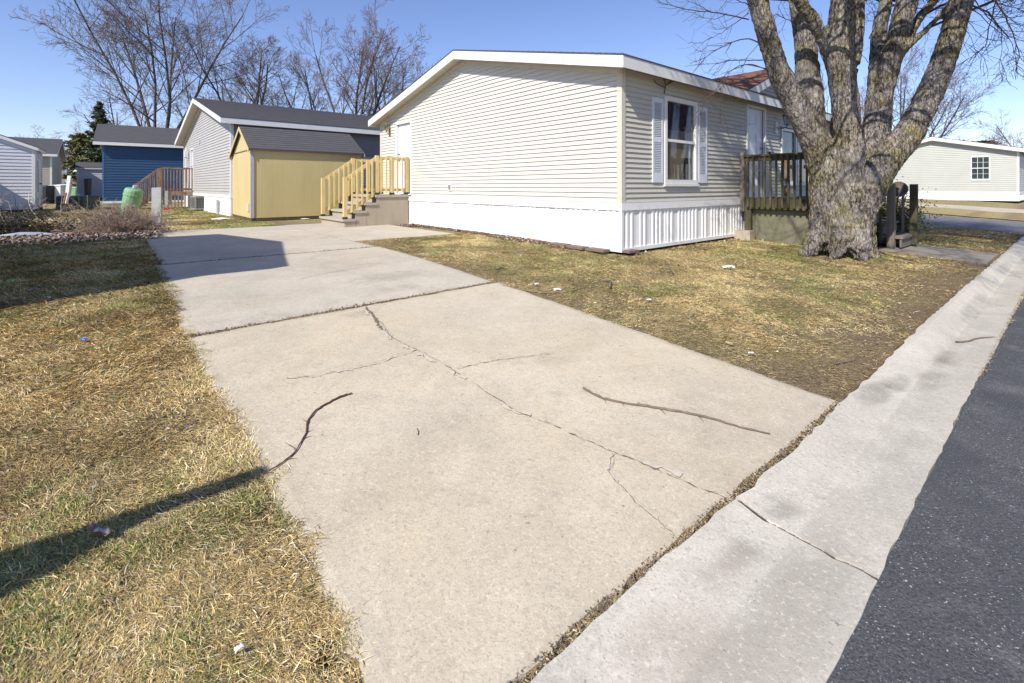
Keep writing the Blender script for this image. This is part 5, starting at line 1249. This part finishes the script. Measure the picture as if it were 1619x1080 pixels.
# hand-traced low twigs
tw = [
 ([(1200, 66), (1183, 60), (1158, 67), (1137, 74), (1112, 93), (1090, 101)], .013, 8.2), ([(1142, 72), (1120, 72.5), (1108, 82), (1102, 77)], .006, 8.15), ([(1127, 61), (1112, 67.5), (1087, 67.5)], .006, 8.1),
 ([(1208, 97), (1183, 95), (1155, 94), (1133, 101), (1085, 104)], .011, 8.3), ([(1155, 94), (1130, 103), (1118, 117), (1135, 120), (1155, 113)], .005, 8.3),
 ([(1212, 108), (1187, 101), (1167, 104), (1148, 118), (1138, 135), (1113, 162), (1107.5, 175), (1107.5, 185)], .010, 8.3), ([(1212, 109), (1183, 102), (1158, 112), (1140, 140), (1122, 153), (1110, 165)], .008, 8.2),
 ([(1200, 70), (1183, 86), (1175, 105), (1172, 118)], .006, 8.2), ([(1142, 178), (1150, 197), (1172, 202)], .004, 8.3), ([(1080, 201), (1087, 204), (1098, 200)], .004, 8.3), ([(1140, 140), (1140, 160), (1142, 178)], .004, 8.3),
 ([(1185, 30), (1150, 22), (1120, 18), (1090, 16), (1060, 8), (1040, 2)], .012, 7.9), ([(1150, 22), (1130, 30), (1115, 28), (1100, 22)], .006, 7.9), ([(1120, 18), (1108, 8), (1095, 4), (1070, -6)], .006, 7.9),
 ([(1186, 20), (1165, 36), (1150, 44), (1135, 46), (1120, 40)], .008, 8.0), ([(1150, 44), (1138, 54), (1118, 62)], .005, 8.0), ([(1190, 10), (1168, 2), (1140, -12)], .010, 8.),
 ([(1576, -5), (1568, 25), (1554, 73), (1536, 91), (1510, 109)], .012, 7.9), ([(1554, 73), (1541, 92), (1532, 104), (1524, 100)], .005, 7.9), ([(1540, 0), (1556, 22), (1576, 40), (1600, 62), (1619, 66)], .009, 7.8),
 ([(1570, -5), (1590, 25), (1602, 52), (1610, 85), (1606, 124)], .014, 7.7), ([(1590, 25), (1607, 36), (1630, 44)], .008, 7.7), ([(1602, 52), (1590, 64), (1596, 82), (1586, 92)], .005, 7.7), ([(1580, 5), (1600, 12), (1625, 20)], .009, 7.7), ([(1608, 75), (1600, 96), (1592, 105)], .004, 7.7),
 ([(1530, 30), (1545, 46), (1560, 62), (1585, 66)], .006, 7.9), ([(1500, 70), (1490, 50), (1492, 30)], .006, 8.1), ([(1375, 100), (1362, 86), (1352, 70)], .006, 8.5), ([(1300, 95), (1290, 70), (1300, 45), (1298, 20)], .006, 8.6),
 ([(1262, 40), (1245, 30), (1230, 25), (1210, 28)], .008, 8.6), ([(1245, 30), (1238, 45), (1222, 60)], .005, 8.6), ([(1302, 130), (1297, 105), (1290, 88)], .006, 8.9), ([(1375, 60), (1385, 40), (1378, 15), (1366, 0)], .008, 8.5), ([(1430, 110), (1440, 90), (1462, 72), (1470, 50)], .006, 8.4)]
paths = []
for pts, rad, Y in tw:
    K = len(pts); P = []
    for i, (x, y) in enumerate(pts): P.append(at(x+r.normal(0, 1.), y+r.normal(0, 1.), Y-.05*i+.03*r.normal()))
    P = np.array(P); t = np.linspace(0, K-1, K*3); P2 = np.stack([np.interp(t, range(K), P[:, c]) for c in range(3)], 1)+r.normal(0, .006, (K*3, 3))
    paths.append((P2, np.maximum(np.linspace(rad, rad*.3, K*3), .0028), 5))
    for k in range(int(K*2.2)):
        i = int(r.integers(K, K*3-1)); td = P2[i]-P2[i-1]; td /= np.linalg.norm(td)+1e-9
        sub = []; grow(r, 1, P2[i], td+r.normal(0, .55, 3)-np.array([0, 0, .1]), r.uniform(.12, .4), rad*.4, sub, 3, minr=.0022, up=.1, nch=(2, 2, 2, 3), wob=.25); paths += [(a_, b_, c_) for a_, b_, c_, _ in sub]
v, f = tubes_np(paths); np_mesh('low_twig', v, f, m_twig, parent=Tt)['kind'] = 'stuff'

# ------------------------------------------------------------------ brush pile, shrub, small debris
r = np.random.default_rng(21)
def twig_mass(name, label, cat, n, region, hgt, L, rad, mat, seed, levels=2, spread=1.1, kind=None):
    r = np.random.default_rng(seed); paths = []
    for k in range(n):
        x, y, hh = region(r); z = hz(x, y); d = np.array([r.normal(0, spread), r.normal(0, spread), r.uniform(.1, 1.)*hh])
        grow(r, levels, (x, y, z+.0+hgt*r.random()), d, L*r.uniform(.5, 1.3), rad, paths, 2, minr=rad*.35, up=.05, nch=(5, 5, 5, 5), wob=.28, lr=(.6,)*5)
    v, f = tubes_np([(p, q, 3) for p, q, _, _ in paths]); c = v.mean(0)
    o = np_mesh(name, v, f, mat, loc=(c[0], c[1], 0)); return tag(o, label, cat, None, kind)
c0 = np.array(gp(158, 373)[:2])
twig_mass('dry_shrub', 'low dry reddish brown shrub at the driveway corner', 'shrub', 190, lambda r: ((lambda p: (p[0], p[1], 1.1))(c0+np.array([.2, .25])+V*r.normal(0, .27)+U*r.normal(0, .22))), .10, .46, .0075, M('dry shrub twigs', (.25, .18, .14), .9, [(8, (.42, .34, .27), .45, .65, .8)]), 5, 4, .85)
twig_mass('brush_pile', 'dark pile of cut brush beside the dry shrub', 'brush pile', 330, lambda r: ((lambda p: (p[0], p[1], .35))(np.array(gp(95, 368)[:2])-V*r.uniform(-.3, 2.2)+U*r.normal(0, .22))), .16, .6, .011, M('dark brush', (.04, .032, .028), .9), 6, 3, .9)
twig_mass('dry_stalks', 'sparse pale dry stalks rising from the brush pile', 'stalks', 26, lambda r: ((lambda p: (p[0], p[1], 1.6))(np.array(gp(120, 366)[:2])-V*r.uniform(-.6, 1.8)+U*r.normal(0, .3))), .05, .75, .005, m_pale, 7, 3, .35)
litter('leaf_litter', 'leaf and twig debris under the dry shrub by the driveway corner', [(6.9, 8.6, -8.2, -5.5, 1.)], 5200, .014, [(.20, .13, .09), (.3, .22, .15), (.12, .09, .07), (.42, .36, .29), (.38, .36, .36)], 55, .10)
def tubeobj(name, label, cat, pix, rad, mat, Y=None, lift=.008, group=None, n=7):
    P = []
    for i, q in enumerate(pix):
        if len(q) == 3: P.append(at(*q))
        else:
            g_ = gp(*q); P.append((g_[0], g_[1], g_[2]+lift+.006))
    K = len(P); P = np.array(P); t = np.linspace(0, K-1, K*5); P2 = np.stack([np.interp(t, range(K), P[:, c]) for c in range(3)], 1)
    for _ in range(2): P2[1:-1] = (P2[:-2]+2*P2[1:-1]+P2[2:])/4
    P2 += r.normal(0, .0016, P2.shape); rr = np.interp(np.linspace(0, 1, K*5), [0, .5, 1], rad)*(1+.15*r.normal(0, 1, K*5))
    tb = [(P2, rr, n)]
    if name == 'stick' and K > 5:
        for q in range(5):
            i_ = int(r.integers(4, K*5-6)); d_ = P2[i_+2]-P2[i_]; d_ /= np.linalg.norm(d_); sd_ = np.array([-d_[1], d_[0], .2])*r.choice([-1, 1]); Lq = r.uniform(.015, .07)
            tb.append((np.array([P2[i_], P2[i_]+(d_*.7+sd_*.6)*Lq*.5, P2[i_]+(d_*.8+sd_*1.1)*Lq]), np.array([rr[i_]*.6, rr[i_]*.4, .001]), 5))
    v, f = tubes_np(tb); o = np_mesh(name, v, f, mat, loc=tuple(P2[0]), smooth=True); return tag(o, label, cat, group)
tubeobj('stick', 'dark reddish curved root lying across the left driveway edge', 'stick', [(405, 760), (440, 742), (468, 718), (484, 690), (487, 668), (500, 652), (520, 640), (540, 630), (557, 625)], [.003, .0045, .0065], m_stickr)
tubeobj('stick', 'long grey stick lying on the right half of the driveway', 'stick', [(923, 617), (950, 632), (990, 641), (1040, 648), (1090, 657), (1130, 666), (1175, 680), (1218, 690)], [.0075, .0065, .004], m_stick)
tubeobj('stick', 'crooked twig lying in the gutter', 'stick', [(1512, 528), (1530, 527), (1545, 522), (1570, 521), (1597, 522)], [.008, .006, .004], m_stick, lift=-.08)
tubeobj('stick', 'short curved twig by the start of the upper slab crack', 'stick', [(660, 680), (662, 685), (661, 691)], [.002, .003, .002], m_stick, lift=.004)
tubeobj('stick', 'dark branch in the grass right of the driveway joint', 'stick', [(795, 452), (830, 460), (865, 464), (900, 462), (925, 455)], [.006, .01, .008], m_stickt, lift=.0)
tubeobj('stick', 'dark stub of branch standing in the right lawn', 'stick', [(945, 443), (955, 446), (966, 445), (966, 458)], [.007, .01, .008], m_stick, lift=.01)
tubeobj('stick', 'short dark stick in the grass near the upper slab', 'stick', [(785, 428), (793, 425), (799, 425)], [.008, .012, .008], m_stick, lift=.01)
tubeobj('stick', 'thin twig on the lawn below the skirting corner', 'stick', [(1056, 418), (1060, 428), (1066, 436)], [.006, .007, .004], m_stick, lift=.01)
tubeobj('stick', 'dry straight twig on the bare soil by the curb', 'stick', [(1318, 577), (1335, 573), (1350, 571)], [.004, .005, .003], m_stick, lift=.0)
tubeobj('bent_hose', 'pale bent stalk arching beside the pale shed', 'stalk', [(46, 306, 13.), (45, 318, 12.8), (50, 332, 12.6), (60, 345, 12.4), (72, 353, 12.3), (83, 360, 12.2)], [.006, .008, .007], m_pale)
for k, pix in enumerate(([(528, 975), (540, 962), (548, 955)], [(530, 1000), (545, 985), (560, 978)], [(538, 1035), (548, 1020), (560, 1008)], [(430, 775), (436, 768), (440, 760)], [(462, 860), (478, 880), (492, 895)], [(420, 875), (445, 872), (460, 880)])):
    if k > 3: tubeobj('grass_stalk', ('upper dark stalk', 'middle curved dark stalk', 'lowest dark stalk', 'short dark stalk near the red root', 'tan stalk crossing the slab edge', 'tan stalk lying in the dry grass')[k]+' at the left slab edge', 'stalk', pix, [.003, .0025, .0015], m_stick if k < 4 else m_pale, lift=.004, group='stalks at the slab edge', n=4)

def scrap(name, label, cat, px, py, sx, sy, mat, h=.012, seed=0, group=None, ang=0., lift=.02):
    r = np.random.default_rng(seed); x, y, z = gp(px, py); nx, ny = 7, 5; v = []
    for top in (1, 0):
        for i in range(nx):
            for j in range(ny):
                u_, w_ = (i/(nx-1)-.5), (j/(ny-1)-.5); k_ = 1-.35*r.random()*(abs(u_)+abs(w_))
                X = u_*sx*k_; Y = w_*sy*k_; zz = h*(1.2-2.2*(u_*u_+w_*w_)) + h*r.normal(0, .35)
                if top: keep = zz
                if not top: zz = v[i*ny+j][2]-z-lift-.0025; X, Y = None, None
                if top: v.append((x+X*math.cos(ang)-Y*math.sin(ang), y+X*math.sin(ang)+Y*math.cos(ang), z+lift+zz))
                else: v.append((v[i*ny+j][0], v[i*ny+j][1], v[i*ny+j][2]-.0025))
    f = []
    for o_, fl in ((0, 0), (nx*ny, 1)):
        for i in range(nx-1):
            for j in range(ny-1):
                q = (o_+i*ny+j, o_+i*ny+j+1, o_+(i+1)*ny+j+1, o_+(i+1)*ny+j); f.append(q if fl else q[::-1])
    ring = [j for j in range(ny)]+[i*ny+ny-1 for i in range(1, nx)]+[(nx-1)*ny+j for j in range(ny-2, -1, -1)]+[i*ny for i in range(nx-2, 0, -1)]
    for a_, b_ in zip(ring, ring[1:]+ring[:1]): f.append((a_, b_, b_+nx*ny, a_+nx*ny))
    me = bpy.data.meshes.new(name); me.from_pydata([(p[0]-x, p[1]-y, p[2]-z) for p in v], [], f); me.materials.append(mat); bm_fix(me); me.shade_smooth()
    o = bpy.data.objects.new(name, me); COL.objects.link(o); o.location = (x, y, z); return tag(o, label, cat, group)
scrap('plastic_scrap', 'bright blue plastic scrap on the left lawn', 'litter', 133, 544, .055, .03, m_bluep, .008, 1, lift=.035)
scrap('paper_scrap', 'crumpled white paper on the lawn near the maple', 'litter', 1152, 426, .20, .09, m_white, .02, 2, lift=.03)
scrap('plastic_scrap', 'small clear white plastic piece in the near left grass', 'litter', 379, 1042, .03, .018, m_white, .004, 3, lift=.035, ang=.8)
scrap('wrapper', 'striped brown wrapper in the dark shadow on the lawn', 'litter', 158, 854, .13, .03, M('striped wrapper', (.35, .30, .28), .5, [(25, (.10, .03, .02), .45, .55, .9, dict(stretch=(.3, 3, 1)))]), .018, 4, ang=-.3, lift=.03)
scrap('paper_scrap', 'white scrap beside the branch right of the driveway', 'litter', 882, 461, .10, .05, m_white, .015, 5)
scrap('paper_scrap', 'tiny white scrap right of the driveway joint', 'litter', 849, 452, .06, .04, m_white, .012, 6)
scrap('paper_scrap', 'pale scrap on the right lawn halfway to the skirting', 'litter', 1027, 477, .05, .03, m_white, .01, 7)
scrap('paper_scrap', 'white scrap on the soil near the slab edge', 'litter', 1188, 562, .05, .015, m_white, .006, 8)
scrap('paper_scrap', 'tan cardboard strip on the soil near the slab edge', 'litter', 1153, 546, .07, .02, M('tan card', (.50, .36, .18), .8), .006, 9, ang=-.6)
scrap('paper_scrap', 'melting white snow-like patch on the grass beside the yellow shed', 'litter', 349, 347, .62, .22, m_white, .03, 10, lift=.01, ang=.3)
scrap('paper_scrap', 'thin white scrap on the grass under the yellow shed', 'litter', 483, 347, .3, .1, m_white, .02, 11, lift=.01)
scrap('paper_scrap', 'grey white plastic in the debris right of the shrub', 'litter', 224, 368, .20, .10, m_white, .03, 12, lift=.05)
scrap('plastic_sheet', 'crumpled bluish plastic sheet along the brush pile', 'litter', 60, 377, 1.5, .18, m_sheet, .06, 13, ang=.55, lift=.04)
scrap('plastic_sheet', 'smaller white plastic bundle at the end of the brush pile', 'litter', 112, 364, .38, .16, m_white, .06, 14, ang=.3, lift=.08)
scrap('tan_rag', 'tan rag beside the orange brick', 'litter', 100, 378, .17, .12, M('tan rag', (.42, .34, .24), .9), .03, 15, lift=.03)
scrap('leaf_pile', 'small heap of orange leaves at the foot of the grey post', 'leaves', 258, 364, .28, .12, M('orange leaves', (.48, .32, .17), .9, [(30, (.25, .15, .08), .5, .6, .8)]), .05, 16, lift=.01)
scrap('plastic_scrap', 'tiny blue plastic bit on the lower left lawn', 'litter', 296, 685, .014, .008, m_bluep, .003, 17, lift=.03)
mb = MB(); x, y, z = gp(111, 377); mb.box(Frame((x-.08, y), np.array([0.3, .95]), np.array([.95, -.3])), 0, .1, 0, .16, z+.0, z+.10); tag(mb.build('brick', m_brick, None, loc=(x, y, z)), 'orange red brick in the debris by the brush pile', 'brick')
mb = MB(); x, y, z = gp(262, 332); mb.box(Frame((x-.3, y), U, V), 0, .2, 0, .5, 0, .07); tag(mb.build('toy', M('red plastic', (.5, .03, .03), .4), None, loc=(x, y, z)), 'flat red plastic piece near the wooden stairs', 'litter')
# unseen shadow caster, added in yard-sign form to throw the long shadow
arm1 = np.array([-1.18, 2.23]); dr = np.array([.80, .60]); H = 1.55; sh_ = LD*(H+.3)/math.tan(R(SUN_EL))
tip = arm1-sh_*1.0; pz = H-.02
T = thing('shadow_caster', (tip[0]-dr[0]*1.55, tip[1]-dr[1]*1.55, -.3), 'added shadow caster shaped like a yard sign with board, outside the picture', 'shadow caster')
pb = np.array([tip[0]-dr[0]*1.55, tip[1]-dr[1]*1.55])
mb = MB(); mb.beam((pb[0], pb[1], -.4), (pb[0], pb[1], pz+.12), .09, .09, (dr[0], dr[1], 0)); mb.beam((pb[0]-dr[0]*.2, pb[1]-dr[1]*.2, pz), (tip[0], tip[1], pz), .06, .10); mb.build('post', m_white, T)
mb = MB(); p_ = pb+dr*.25; q_ = pb+dr*1.25; mb.hexa([(p_[0], p_[1], pz-.62), (q_[0], q_[1], pz-.62), (q_[0]+.01, q_[1]-.02, pz-.62), (p_[0]+.01, p_[1]-.02, pz-.62), (p_[0], p_[1], pz-.045), (q_[0], q_[1], pz-.045), (q_[0]+.01, q_[1]-.02, pz-.045), (p_[0]+.01, p_[1]-.02, pz-.045)]); mb.build('board', m_white, T)
